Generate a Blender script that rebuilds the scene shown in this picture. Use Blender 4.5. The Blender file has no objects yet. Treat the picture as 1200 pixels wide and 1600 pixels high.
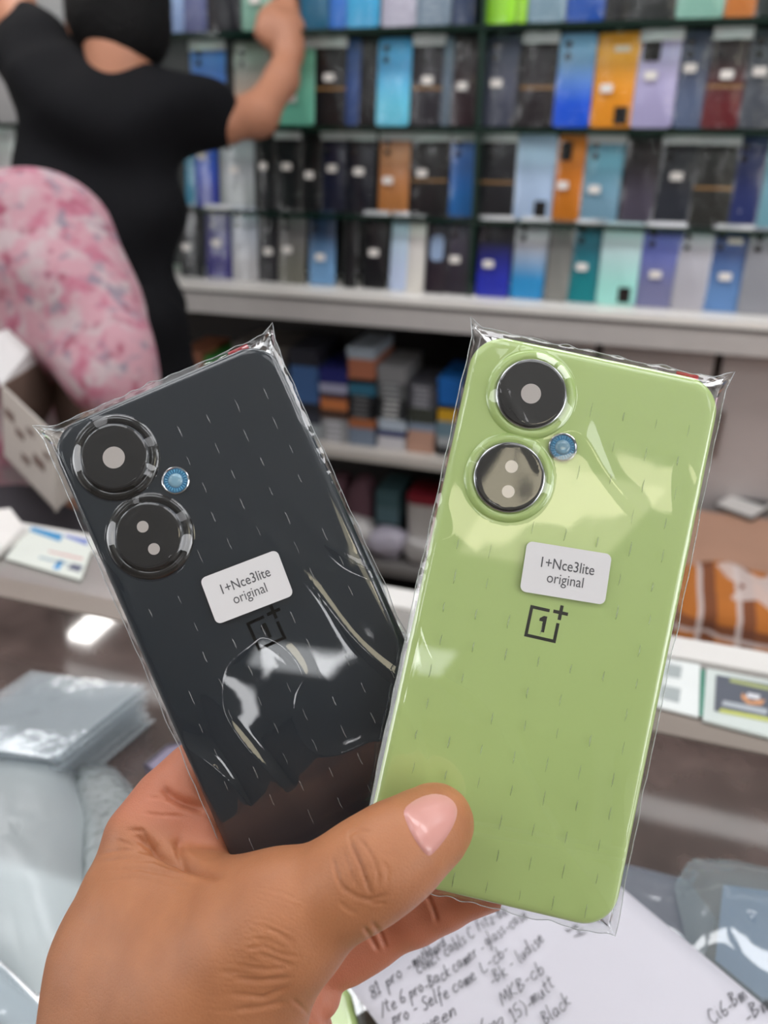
import bpy, bmesh, math, random
import numpy as np
from mathutils import Vector, Matrix, noise
from mathutils.bvhtree import BVHTree

random.seed(7)
scene = bpy.context.scene
C = scene.collection
PI = math.pi

# ------------------------------------------------------------------ camera
F_PX = 1250.0                       # focal length in pixels of the 1200 x 1600 frame
PITCH = math.radians(27.0)          # looking down a little
CAM = Vector((0.0, 0.0, 1.36))
cam_data = bpy.data.cameras.new('camera')
cam = bpy.data.objects.new('camera', cam_data)
C.objects.link(cam)
cam.location = CAM
cam.rotation_euler = (PI / 2 - PITCH, 0, 0)
cam_data.sensor_fit = 'VERTICAL'
cam_data.sensor_height = 36.0
cam_data.lens = 36.0 * F_PX / 1600.0
cam_data.clip_start = 0.01
cam_data.dof.use_dof = True
cam_data.dof.focus_distance = 0.238
cam_data.dof.aperture_fstop = 28.125 / 1000 / 0.0030     # opening of 3.0 mm
scene.camera = cam

# ------------------------------------------------------------------ world, exposure
world = bpy.data.worlds.new('world')
scene.world = world
world.use_nodes = True
world.node_tree.nodes['Background'].inputs[0].default_value = (1.0, 0.98, 0.95, 1)
world.node_tree.nodes['Background'].inputs[1].default_value = 0.25
vs = scene.view_settings
vs.view_transform = 'Standard'
vs.look = 'None'
vs.exposure = 0.0
vs.gamma = 1.0
vs.use_curve_mapping = False
scene.cycles.transparent_max_bounces = 24
scene.cycles.caustics_reflective = False
scene.cycles.caustics_refractive = False
scene.cycles.sample_clamp_indirect = 4.0
LAMP = 3.3                           # radiance of the ceiling light panels

# ------------------------------------------------------------------ frames
CMAT = Matrix.Translation(CAM) @ Matrix.Rotation(PI / 2 - PITCH, 4, 'X')
AL = math.radians(18.0)             # the shop fittings run 18 degrees off the picture plane
E1 = Vector((math.cos(AL), -math.sin(AL), 0))
N1 = Vector((math.sin(AL), math.cos(AL), 0))
D = 1.70                            # distance of the shelf fronts


def W(px, py, z):
    """world point seen at pixel px, py at depth z (metres)"""
    return CMAT @ Vector(((px - 600) / F_PX * z, -(py - 800) / F_PX * z, -z))


def ray(px, py):
    return (CMAT.to_3x3() @ Vector(((px - 600) / F_PX, -(py - 800) / F_PX, -1)))


def at_d(px, py, d):
    """point on the vertical plane at distance d, as shop coordinates (u, d, z)"""
    r = ray(px, py)
    s = d / r.dot(N1)
    p = CAM + r * s
    return p.dot(E1), d, p.z


def at_z(px, py, z):
    r = ray(px, py)
    s = (z - CAM.z) / r.z
    p = CAM + r * s
    return p.dot(E1), p.dot(N1), z


def S(u, d, z):
    """shop coordinates to world"""
    return E1 * u + N1 * d + Vector((0, 0, z))


SHOP = Matrix(((E1.x, N1.x, 0, 0), (E1.y, N1.y, 0, 0), (0, 0, 1, 0), (0, 0, 0, 1)))


# ------------------------------------------------------------------ materials
def lin(c):
    def g(v):
        v = v / 255.0
        return v / 12.92 if v <= 0.04045 else ((v + 0.055) / 1.055) ** 2.4
    return (g(c[0]), g(c[1]), g(c[2]), 1.0)


MATS = {}


def mat(name, rgb, rough=0.5, metal=0.0, coat=0.0, var=0.06, scale=30.0, bump=0.0, bscale=60.0, spec=0.5, sss=0.0, alpha=None, emit=None, strength=1.0):
    if name in MATS:
        return MATS[name]
    m = bpy.data.materials.new(name)
    m.use_nodes = True
    nt = m.node_tree
    b = nt.nodes['Principled BSDF']
    b.inputs['Roughness'].default_value = rough
    b.inputs['Metallic'].default_value = metal
    b.inputs['Coat Weight'].default_value = coat
    b.inputs['Coat Roughness'].default_value = 0.05
    b.inputs['Specular IOR Level'].default_value = spec
    tc = nt.nodes.new('ShaderNodeTexCoord')
    nz = nt.nodes.new('ShaderNodeTexNoise')
    nz.inputs['Scale'].default_value = scale
    nz.inputs['Detail'].default_value = 4
    nt.links.new(tc.outputs['Object'], nz.inputs['Vector'])
    mx = nt.nodes.new('ShaderNodeMix')
    mx.data_type = 'RGBA'
    c = lin(rgb)
    mx.inputs[6].default_value = (c[0] * (1 - var), c[1] * (1 - var), c[2] * (1 - var), 1)
    mx.inputs[7].default_value = (min(1, c[0] * (1 + var)), min(1, c[1] * (1 + var)), min(1, c[2] * (1 + var)), 1)
    nt.links.new(nz.outputs['Fac'], mx.inputs[0])
    nt.links.new(mx.outputs[2], b.inputs['Base Color'])
    if bump:
        n2 = nt.nodes.new('ShaderNodeTexNoise')
        n2.inputs['Scale'].default_value = bscale
        n2.inputs['Detail'].default_value = 5
        nt.links.new(tc.outputs['Object'], n2.inputs['Vector'])
        bp = nt.nodes.new('ShaderNodeBump')
        bp.inputs['Strength'].default_value = bump
        bp.inputs['Distance'].default_value = 0.01
        nt.links.new(n2.outputs['Fac'], bp.inputs['Height'])
        nt.links.new(bp.outputs['Normal'], b.inputs['Normal'])
    if emit:
        b.inputs['Emission Color'].default_value = lin(emit)
        b.inputs['Emission Strength'].default_value = strength
    MATS[name] = m
    return m


def film(name, tint=(255, 255, 255), ior=1.5, rough=0.04, haze=0.0, bump=0.0, bscale=80.0, haze_rgb=(235, 238, 240)):
    """thin clear plastic: see-through, with a mirror sheen that grows at grazing angles"""
    if name in MATS:
        return MATS[name]
    m = bpy.data.materials.new(name)
    m.use_nodes = True
    nt = m.node_tree
    nt.nodes.remove(nt.nodes['Principled BSDF'])
    out = nt.nodes['Material Output']
    tr = nt.nodes.new('ShaderNodeBsdfTransparent')
    tr.inputs[0].default_value = lin(tint)
    gl = nt.nodes.new('ShaderNodeBsdfGlossy')
    gl.inputs['Roughness'].default_value = rough
    ge = nt.nodes.new('ShaderNodeNewGeometry')
    dt = nt.nodes.new('ShaderNodeVectorMath')
    dt.operation = 'DOT_PRODUCT'
    nt.links.new(ge.outputs['Incoming'], dt.inputs[0])
    nt.links.new(ge.outputs['Normal'], dt.inputs[1])

    def op(kind, a, b_):
        q = nt.nodes.new('ShaderNodeMath')
        q.operation = kind
        for k, s in enumerate((a, b_)):
            if isinstance(s, (int, float)):
                q.inputs[k].default_value = s
            elif s is not None:
                nt.links.new(s, q.inputs[k])
        return q.outputs[0]
    f0 = 2 * ((ior - 1) / (ior + 1)) ** 2          # both faces of the thin sheet
    cs = op('ABSOLUTE', dt.outputs['Value'], None)
    fr = op('MULTIPLY_ADD', op('POWER', op('SUBTRACT', 1.0, cs), 5.0), 1 - f0)
    fr.node.inputs[2].default_value = f0
    mx = nt.nodes.new('ShaderNodeMixShader')
    nt.links.new(fr, mx.inputs[0])
    last = tr.outputs[0]
    if haze:
        df = nt.nodes.new('ShaderNodeBsdfDiffuse')
        df.inputs[0].default_value = lin(haze_rgb)
        m2 = nt.nodes.new('ShaderNodeMixShader')
        m2.inputs[0].default_value = haze
        nt.links.new(last, m2.inputs[1])
        nt.links.new(df.outputs[0], m2.inputs[2])
        last = m2.outputs[0]
    nt.links.new(last, mx.inputs[1])
    nt.links.new(gl.outputs[0], mx.inputs[2])
    nt.links.new(mx.outputs[0], out.inputs[0])
    if bump:
        tc = nt.nodes.new('ShaderNodeTexCoord')
        n2 = nt.nodes.new('ShaderNodeTexNoise')
        n2.inputs['Scale'].default_value = bscale
        n2.inputs['Detail'].default_value = 3
        nt.links.new(tc.outputs['Object'], n2.inputs['Vector'])
        bp = nt.nodes.new('ShaderNodeBump')
        bp.inputs['Strength'].default_value = bump
        bp.inputs['Distance'].default_value = 0.005
        nt.links.new(n2.outputs['Fac'], bp.inputs['Height'])
        nt.links.new(bp.outputs['Normal'], gl.inputs['Normal'])
        nt.links.new(bp.outputs['Normal'], dt.inputs[1])
    MATS[name] = m
    return m


def brighten(c, k=1.12):
    if max(c) < 75:
        k = .78                      # dark glass: most of what the photograph shows on it is sheen
    return tuple(min(245, int(v * k)) for v in c)


def two_tone(top, bottom, rough=0.3):
    """coloured back glass whose finish runs from one colour at the top to another at the bottom"""
    key = 'cover_%d_%d_%d_%d_%d_%d' % (*top, *bottom)
    if key in MATS:
        return MATS[key]
    top, bottom = brighten(top), brighten(bottom)
    m = mat(key, top, rough, coat=0.1, var=0.05, scale=25, spec=.3)
    if top != bottom:
        nt = m.node_tree
        b = nt.nodes['Principled BSDF']
        tc = nt.nodes.new('ShaderNodeTexCoord')
        sp = nt.nodes.new('ShaderNodeSeparateXYZ')
        nt.links.new(tc.outputs['Generated'], sp.inputs[0])
        rp = nt.nodes.new('ShaderNodeValToRGB')
        rp.color_ramp.elements[0].position = 0.25
        rp.color_ramp.elements[0].color = lin(bottom)
        rp.color_ramp.elements[1].position = 0.7
        rp.color_ramp.elements[1].color = lin(top)
        nt.links.new(sp.outputs['Z'], rp.inputs[0])
        nt.links.new(rp.outputs[0], b.inputs['Base Color'])
    return m


# ------------------------------------------------------------------ object helpers
def tag(o, label=None, cat=None, group=None, kind=None):
    if label:
        o['label'] = label
    if cat:
        o['category'] = cat
    if group:
        o['group'] = group
    if kind:
        o['kind'] = kind
    return o


def empty(name, mw, label, cat, group=None):
    o = bpy.data.objects.new(name, None)
    o.empty_display_size = 0.02
    C.objects.link(o)
    o.matrix_world = mw
    return tag(o, label, cat, group)


def mesh(name, verts, faces, m=None, parent=None, smooth=False, mw=None):
    me = bpy.data.meshes.new(name)
    me.from_pydata([tuple(v) for v in verts], [], [tuple(f) for f in faces])
    me.update()
    if smooth:
        me.polygons.foreach_set('use_smooth', [True] * len(me.polygons))
    if m:
        me.materials.append(m)
    return link(name, me, parent, mw)


def link(name, me, parent=None, mw=None):
    o = bpy.data.objects.new(name, me)
    C.objects.link(o)
    if parent:
        o.parent = parent
    if mw is not None:
        o.matrix_world = mw if not parent else parent.matrix_world @ mw
        if parent:
            o.matrix_basis = mw
    return o


class MB:
    """collects simple solids into one mesh"""

    def __init__(s):
        s.v, s.f = [], []

    def add(s, v, f):
        n = len(s.v)
        s.v += [tuple(p) for p in v]
        s.f += [tuple(i + n for i in q) for q in f]
        return s

    def box(s, x0, x1, y0, y1, z0, z1):
        v = [(x, y, z) for z in (z0, z1) for y in (y0, y1) for x in (x0, x1)]
        return s.add(v, [(0, 2, 3, 1), (4, 5, 7, 6), (0, 1, 5, 4), (2, 6, 7, 3), (0, 4, 6, 2), (1, 3, 7, 5)])

    def lathe(s, prof, c=(0, 0, 0), n=32, axis='z', cap=True):
        """profile of (radius, height) around an axis through c"""
        v, f = [], []
        for r, h in prof:
            for i in range(n):
                a = 2 * PI * i / n
                p = (r * math.cos(a), r * math.sin(a), h)
                if axis == 'y':
                    p = (p[0], -p[2], p[1])
                elif axis == 'x':
                    p = (p[2], p[0], p[1])
                v.append((p[0] + c[0], p[1] + c[1], p[2] + c[2]))
        for k in range(len(prof) - 1):
            for i in range(n):
                j = (i + 1) % n
                f.append((k * n + i, k * n + j, (k + 1) * n + j, (k + 1) * n + i))
        if cap:
            f.append(tuple(reversed(range(n))))
            f.append(tuple((len(prof) - 1) * n + i for i in range(n)))
        return s.add(v, f)

    def prism(s, poly, z0, z1):
        n = len(poly)
        v = [(x, y, z0) for x, y in poly] + [(x, y, z1) for x, y in poly]
        f = [tuple(reversed(range(n))), tuple(range(n, 2 * n))]
        f += [(i, (i + 1) % n, n + (i + 1) % n, n + i) for i in range(n)]
        return s.add(v, f)

    def tube(s, pts, r, n=8):
        pts = [Vector(p) for p in pts]
        rings = []
        for i, p in enumerate(pts):
            t = (pts[min(i + 1, len(pts) - 1)] - pts[max(i - 1, 0)]).normalized()
            a = t.orthogonal().normalized()
            b = t.cross(a)
            rr = r[i] if isinstance(r, (list, tuple)) else r
            rings.append([p + a * rr * math.cos(2 * PI * k / n) + b * rr * math.sin(2 * PI * k / n) for k in range(n)])
        v = [q for g in rings for q in g]
        f = []
        for k in range(len(pts) - 1):
            for i in range(n):
                j = (i + 1) % n
                f.append((k * n + i, k * n + j, (k + 1) * n + j, (k + 1) * n + i))
        f.append(tuple(reversed(range(n))))
        f.append(tuple((len(pts) - 1) * n + i for i in range(n)))
        return s.add(v, f)

    def build(s, name, m, parent=None, smooth=False, mw=None):
        return mesh(name, s.v, s.f, m, parent, smooth, mw)


def shade_auto(o, ang=35):
    me = o.data
    me.polygons.foreach_set('use_smooth', [True] * len(me.polygons))
    try:
        me.set_sharp_from_angle(angle=math.radians(ang))
    except Exception:
        pass
    return o


def rrect(w, h, r, n=6):
    p = []
    for cx, cy, a0 in ((w / 2 - r, h / 2 - r, 0), (-w / 2 + r, h / 2 - r, 90), (-w / 2 + r, -h / 2 + r, 180), (w / 2 - r, -h / 2 + r, 270)):
        for k in range(n + 1):
            a = math.radians(a0 + 90 * k / n)
            p.append((cx + r * math.cos(a), cy + r * math.sin(a)))
    return p


def loops(prof, w, h, r, n=6):
    """rounded-rectangle shell: profile of (outset, z); closed at both ends"""
    v, f = [], []
    m = 4 * (n + 1)
    for o, z in prof:
        v += [(x, y, z) for x, y in rrect(w + 2 * o, h + 2 * o, max(r + o, 0.0002), n)]
    for k in range(len(prof) - 1):
        for i in range(m):
            j = (i + 1) % m
            f.append((k * m + i, k * m + j, (k + 1) * m + j, (k + 1) * m + i))
    f.append(tuple(reversed(range(m))))
    f.append(tuple((len(prof) - 1) * m + i for i in range(m)))
    return v, f


# ------------------------------------------------------------------ implicit bodies
def sdf_caps(P, prims, k):
    """smooth union of tapered capsules; P is (n,3)"""
    d = None
    for a, ra, b, rb in prims:
        a = np.array(a, np.float32)
        b = np.array(b, np.float32)
        ab = b - a
        L = float(ab @ ab) + 1e-12
        t = np.clip(((P - a) @ ab) / L, 0, 1)
        e = P - a - t[:, None] * ab
        q = np.sqrt((e * e).sum(1)) - (ra + (rb - ra) * t)
        if d is None:
            d = q
        else:
            hh = np.clip(0.5 + 0.5 * (d - q) / k, 0, 1)
            d = d * (1 - hh) + q * hh - k * hh * (1 - hh)
    return d


def smin(a, b, k):
    hh = np.clip(0.5 + 0.5 * (a - b) / k, 0, 1)
    return a * (1 - hh) + b * hh - k * hh * (1 - hh)


def surface_nets(fn, lo, hi, h):
    lo = np.array(lo, float)
    dims = np.ceil((np.array(hi) - lo) / h).astype(int) + 1
    ax = [lo[i] + h * np.arange(dims[i]) for i in range(3)]
    G = np.stack(np.meshgrid(*ax, indexing='ij'), -1).reshape(-1, 3).astype(np.float32)
    F = np.empty(len(G), np.float32)
    for s in range(0, len(G), 400000):
        F[s:s + 400000] = fn(G[s:s + 400000])
    F = F.reshape(dims)
    neg = F < 0
    cnt = np.zeros(tuple(dims - 1), np.int8)
    for i in (0, 1):
        for j in (0, 1):
            for k in (0, 1):
                cnt += neg[i:dims[0] - 1 + i, j:dims[1] - 1 + j, k:dims[2] - 1 + k]
    act = np.argwhere((cnt > 0) & (cnt < 8))
    idx = -np.ones(tuple(dims - 1), np.int64)
    idx[act[:, 0], act[:, 1], act[:, 2]] = np.arange(len(act))
    acc = np.zeros((len(act), 3))
    num = np.zeros(len(act))
    cor = [(i, j, k) for i in (0, 1) for j in (0, 1) for k in (0, 1)]
    for a in cor:
        for b in cor:
            if sum(b) == sum(a) + 1 and all(y >= x for x, y in zip(a, b)):
                fa = F[act[:, 0] + a[0], act[:, 1] + a[1], act[:, 2] + a[2]]
                fb = F[act[:, 0] + b[0], act[:, 1] + b[1], act[:, 2] + b[2]]
                mk = (fa < 0) != (fb < 0)
                t = np.where(mk, fa / np.where(mk, fa - fb, 1), 0)
                p = np.array(a) + t[:, None] * (np.array(b) - np.array(a))
                acc += p * mk[:, None]
                num += mk
    V = lo + h * (act + acc / num[:, None])
    faces = []
    for axis in range(3):
        sl0 = [slice(None)] * 3
        sl1 = [slice(None)] * 3
        sl0[axis] = slice(0, dims[axis] - 1)
        sl1[axis] = slice(1, dims[axis])
        ch = np.argwhere(neg[tuple(sl0)] != neg[tuple(sl1)])
        o1, o2 = [q for q in range(3) if q != axis]
        ok = (ch[:, o1] > 0) & (ch[:, o2] > 0) & (ch[:, o1] < dims[o1] - 1) & (ch[:, o2] < dims[o2] - 1)
        ch = ch[ok]
        st = neg[ch[:, 0], ch[:, 1], ch[:, 2]]
        q = []
        for da, db in ((0, 0), (1, 0), (1, 1), (0, 1)):
            c = ch.copy()
            c[:, o1] -= da
            c[:, o2] -= db
            q.append(idx[c[:, 0], c[:, 1], c[:, 2]])
        q = np.stack(q, 1)
        flip = st if axis != 1 else ~st
        q[~flip] = q[~flip][:, ::-1]
        faces.append(q)
    return V, np.concatenate(faces)


def refine(V, Fc):
    """split every quad in four"""
    e = np.sort(np.concatenate([Fc[:, [0, 1]], Fc[:, [1, 2]], Fc[:, [2, 3]], Fc[:, [3, 0]]]), 1)
    u, inv = np.unique(e, axis=0, return_inverse=True)
    inv = inv.ravel()
    n, m = len(V), len(Fc)
    mid = V[u].mean(1)
    cen = V[Fc].mean(1)
    E_ = [n + inv[k * m:(k + 1) * m] for k in range(4)]
    c_ = n + len(u) + np.arange(m)
    V2 = np.concatenate([V, mid, cen])
    F2 = np.concatenate([np.stack([Fc[:, k], E_[k], c_, E_[(k + 3) % 4]], 1) for k in range(4)])
    return V2, F2


def body(name, fn, lo, hi, h, m, parent=None, mw=None, smooth_iter=2, post=None, split=False):
    V, Fc = surface_nets(fn, lo, hi, h)
    if split:
        V, Fc = refine(V, Fc)
    if smooth_iter:
        # light Laplacian smoothing
        e = np.concatenate([Fc[:, [0, 1]], Fc[:, [1, 2]], Fc[:, [2, 3]], Fc[:, [3, 0]]])
        for _ in range(smooth_iter):
            s = np.zeros_like(V)
            n = np.zeros(len(V))
            np.add.at(s, e[:, 0], V[e[:, 1]])
            np.add.at(s, e[:, 1], V[e[:, 0]])
            np.add.at(n, e[:, 0], 1)
            np.add.at(n, e[:, 1], 1)
            V = 0.5 * V + 0.5 * s / np.maximum(n, 1)[:, None]
    if post:
        V = post(V, Fc)
    me = bpy.data.meshes.new(name)
    me.vertices.add(len(V))
    me.vertices.foreach_set('co', V.astype(np.float32).ravel())
    me.loops.add(len(Fc) * 4)
    me.loops.foreach_set('vertex_index', Fc.astype(np.int32).ravel())
    me.polygons.add(len(Fc))
    me.polygons.foreach_set('loop_start', np.arange(0, len(Fc) * 4, 4, dtype=np.int32))
    me.polygons.foreach_set('loop_total', np.full(len(Fc), 4, np.int32))
    me.update(calc_edges=True)
    me.validate()
    me.polygons.foreach_set('use_smooth', [True] * len(me.polygons))
    if m:
        me.materials.append(m)
    return link(name, me, parent, mw)


def text_mesh(txt, size, m, name, parent, x, y, z, align='CENTER', bold=0.0, narrow=1.0):
    cu = bpy.data.curves.new('lettering', 'FONT')
    cu.body = txt
    cu.size = size
    cu.align_x = align
    cu.align_y = 'CENTER'
    cu.extrude = 0.00002
    cu.offset = bold
    cu.resolution_u = 4
    to = bpy.data.objects.new('lettering', cu)
    C.objects.link(to)
    dg = bpy.context.evaluated_depsgraph_get()
    me = bpy.data.meshes.new_from_object(to.evaluated_get(dg))
    bpy.data.objects.remove(to)
    bpy.data.curves.remove(cu)
    me.materials.clear()
    me.materials.append(m)
    for v in me.vertices:
        v.co.x = v.co.x * narrow + x
        v.co.y += y
        v.co.z += z
    o = link(name, me, parent)
    return o


# ------------------------------------------------------------------ lights of the shop, some added
def light_panel(u, d, label, rgb=(251, 252, 255), strength=None, w=0.6, h=0.6):
    root = empty('ceiling_light', SHOP @ Matrix.Translation((u, d, 2.70)), label, 'ceiling light', 'ceiling light panels')
    MB().box(-w / 2 - .02, w / 2 + .02, -h / 2 - .02, h / 2 + .02, -0.025, -0.001).build('frame', mat('white_paint', (225, 225, 222), 0.5), root)
    MB().box(-w / 2, w / 2, -h / 2, h / 2, -0.032, -0.0251).build(
        'diffuser', mat('diffuser_%d_%d' % (rgb[2], (strength or LAMP) * 10), (240, 240, 240), 0.6, emit=rgb, strength=strength or LAMP), root)


light_panel(1.05, -1.70, 'warm square ceiling light behind the camera on the right', (255, 243, 208), 4.0)
light_panel(0.80, -3.05, 'small square ceiling light far behind the camera', w=0.5, h=0.3, strength=7)
light_panel(-1.25, -0.9, 'square ceiling light behind the camera on the left')  # added unseen panel lighting the fronts of the held covers
light_panel(-1.25, -2.3, 'square ceiling light far behind the camera on the left')  # another added panel, kept out of the covers' reflections
light_panel(-1.25, 0.40, 'square ceiling light over the left end of the counter', strength=2)  # added for general light over the counter
light_panel(1.15, 0.40, 'square ceiling light over the right end of the counter', strength=2)  # added likewise at the other end
light_panel(-0.45, -0.25, 'wide ceiling light above the camera, left', w=0.8, h=0.6, strength=2.6)  # added overhead to light hand and covers
light_panel(0.60, -0.25, 'wide ceiling light above the camera, right', w=0.8, h=0.6, strength=2.6)  # its added partner on the right
light_panel(1.75, -0.6, 'square ceiling light near the right wall')  # added to brighten from the right
light_panel(-1.45, 1.06, 'first ceiling light in the row facing the shelves', strength=8, w=.8, h=.4)  # unseen row of four, added to brighten the shelves
light_panel(-0.50, 1.06, 'second ceiling light in the row facing the shelves', strength=8, w=.8, h=.4)
light_panel(0.45, 1.06, 'third ceiling light in the row facing the shelves', strength=8, w=.8, h=.4)
light_panel(1.40, 1.06, 'fourth ceiling light in the row facing the shelves', strength=8, w=.8, h=.4)


def side_fill(u, d, face, label):
    """lit advertising box hung on a side wall"""
    root = empty('light_box', SHOP @ Matrix.Translation((u, d, 1.15)), label, 'light box')
    MB().box(min(0, face * .06), max(0, face * .06), -.85, .85, 0, 1.1).build('case', mat('white_paint', (225, 225, 222), 0.5), root)
    MB().box(min(face * .0605, face * .066), max(face * .0605, face * .066), -.82, .82, .03, 1.07).build('lit_face', mat('box_face', (240, 240, 240), .6, emit=(251, 252, 255), strength=LAMP * 1.3), root)


side_fill(-2.59, -1.2, 1, 'large lit box on the left wall behind the camera')  # both added to light the fronts from the sides
side_fill(2.39, -0.6, -1, 'large lit box on the right wall')


# ------------------------------------------------------------------ the room
def struct(name, mb, m, parent=None):
    o = mb.build(name, m, parent, mw=None if parent else SHOP)
    if not parent:
        o['kind'] = 'structure'
    return o


RU0, RU1, RD0, RD1 = -2.6, 2.4, -4.0, 2.12
struct('floor', MB().box(RU0, RU1, RD0, RD1, -0.05, 0), mat('floor_tile', (150, 140, 130), 0.35, var=0.2, scale=4))
struct('ceiling', MB().box(RU0, RU1, RD0, RD1, 2.70, 2.76), mat('ceiling_white', (215, 215, 212), 0.9))
struct('wall_back', MB().box(RU0, RU1, RD0 - .08, RD0, 0, 2.70), mat('wall_grey', (150, 142, 136), 0.8, var=0.25, scale=3))
struct('wall_left', MB().box(RU0 - .08, RU0, RD0, RD1, 0, 2.70), mat('wall_pale', (222, 220, 216), 0.8))
struct('wall_right', MB().box(RU1, RU1 + .08, RD0, RD1, 0, 2.70), mat('wall_pale', (222, 220, 216), 0.8))
struct('wall_front', MB().box(RU0, RU1, RD1, RD1 + .08, 0, 2.70), mat('wall_dark', (60, 62, 62), 0.8))

# ------------------------------------------------------------------ display wall
Z1, Z2, Z3, ZL = 1.491, 1.319, 1.150, 0.996        # glass shelves and the white ledge
UL, UR, UDIV = -1.62, 0.95, at_d(744, 250, D)[0]
glass_edge = mat('glass_edge_green', (20, 42, 35), 0.15, coat=0.5)
glass_sheet = film('shelf_glass', (205, 225, 215), 1.5, 0.05)
back_mat = mat('display_back', (40, 44, 44), 0.4, var=0.2, scale=6)

unit = empty('display_shelving', SHOP @ Matrix.Translation((0, D, 0)), 'tall wall display of green-edged glass shelves filled with phone back covers', 'shelving')
MB().box(UL, UR, .14, .16, ZL, 2.2).build('back_panel', back_mat, unit)
for zz in (Z1, Z2, Z3, Z1 + .175):
    sh = MB().box(UL, UR, .004, .14, zz - .008, zz).build('glass_shelf', glass_sheet, unit)
    MB().box(UL, UR, -.002, .003, zz - .009, zz + .001).build('polished_edge', glass_edge, sh)
for uu in (UDIV, UL, UR):
    MB().box(uu - .004, uu + .004, -.001, .14, ZL, 2.2).build('glass_upright', mat('glass_green', (38, 60, 52), 0.2, coat=.5), unit)
MB().box(UL, UR, -.045, .16, 2.2, 2.28).build('valance', mat('white_paint', (225, 225, 222), 0.5), unit)
# white ledge and its grey rail
MB().box(UL, UR, -.060, .36, ZL - .016, ZL).build('ledge', mat('ledge_white', (240, 236, 230), 0.35, var=.05), unit)
rail = MB()
rail.box(UL, UR, -.058, -.040, ZL - .066, ZL - .0165)
rail.build('rail', mat('rail_grey', (192, 187, 184), 0.4), unit)
MB().box(UL, UR, -.0605, -.0585, ZL - .020, ZL - .014).build('rail_groove', mat('dark_groove', (60, 56, 54), .6), unit)
# open cabinet under the ledge, left
u_mid = at_d(742, 620, D)[0]
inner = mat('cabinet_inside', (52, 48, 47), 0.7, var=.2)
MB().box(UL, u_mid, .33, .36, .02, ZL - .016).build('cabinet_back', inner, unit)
ZLOW, ZBOT = 0.612, 0.30
pale_wood = mat('shelf_pale', (205, 198, 190), 0.45)
MB().box(UL, u_mid, -.02, .33, ZLOW - .022, ZLOW).build('lower_shelf', pale_wood, unit)
MB().box(UL, u_mid, -.02, .33, ZBOT - .022, ZBOT).build('bottom_shelf', mat('shelf_grey', (120, 116, 114), 0.5), unit)
MB().box(u_mid, u_mid + .02, -.02, .36, .02, ZL - .066).build('cabinet_side', mat('cabinet_grey', (165, 158, 155), 0.5), unit)
MB().box(UL - .02, UL, -.02, .36, .02, ZL - .066).build('cabinet_side', mat('cabinet_grey', (165, 158, 155), 0.5), unit)
MB().box(UL, UR, .0, .30, 0.0, .08).build('plinth', mat('dark_groove', (60, 56, 54), .6), unit)
# closed doors, right
MB().box(u_mid + .02, UR, .02, .36, .02, ZL - .066).build('cabinet_body', mat('door_gap', (58, 52, 50), 0.7), unit)
x = u_mid + .03
k = 0
for wdt in (.235, .235, .205, .235, .235, .235):
    if x + wdt > UR:
        break
    dr = MB().box(x, x + wdt - .016, -.005, .018, .085, ZL - .082).build('cabinet_door', mat('door_grey', (182, 174, 172), 0.45, var=.05), unit)
    MB().box(x + .012, x + .022, -.014, -.006, .70, .80).build('handle', mat('steel', (150, 150, 150), .3, metal=.9), dr)
    x += wdt

# lamp under the valance on the left, sticking out from the shelves
lp = empty('tube_light', SHOP @ Matrix.Translation((-1.29, 1.38, 1.85)), 'short box light sticking out from the shelves on the left', 'lamp')
MB().box(-.035, .035, 0, .30, 0, .03).build('housing', mat('white_paint', (225, 225, 222), 0.5), lp)
MB().box(-.03, .03, .005, .295, -.012, -.0002).build('tube', mat('tube_glow', (240, 240, 240), .6, emit=(255, 252, 248), strength=14), lp)
MB().box(-.012, .012, .29, .33, .03, .35).build('bracket', mat('steel', (150, 150, 150), .3, metal=.9), lp)

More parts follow.
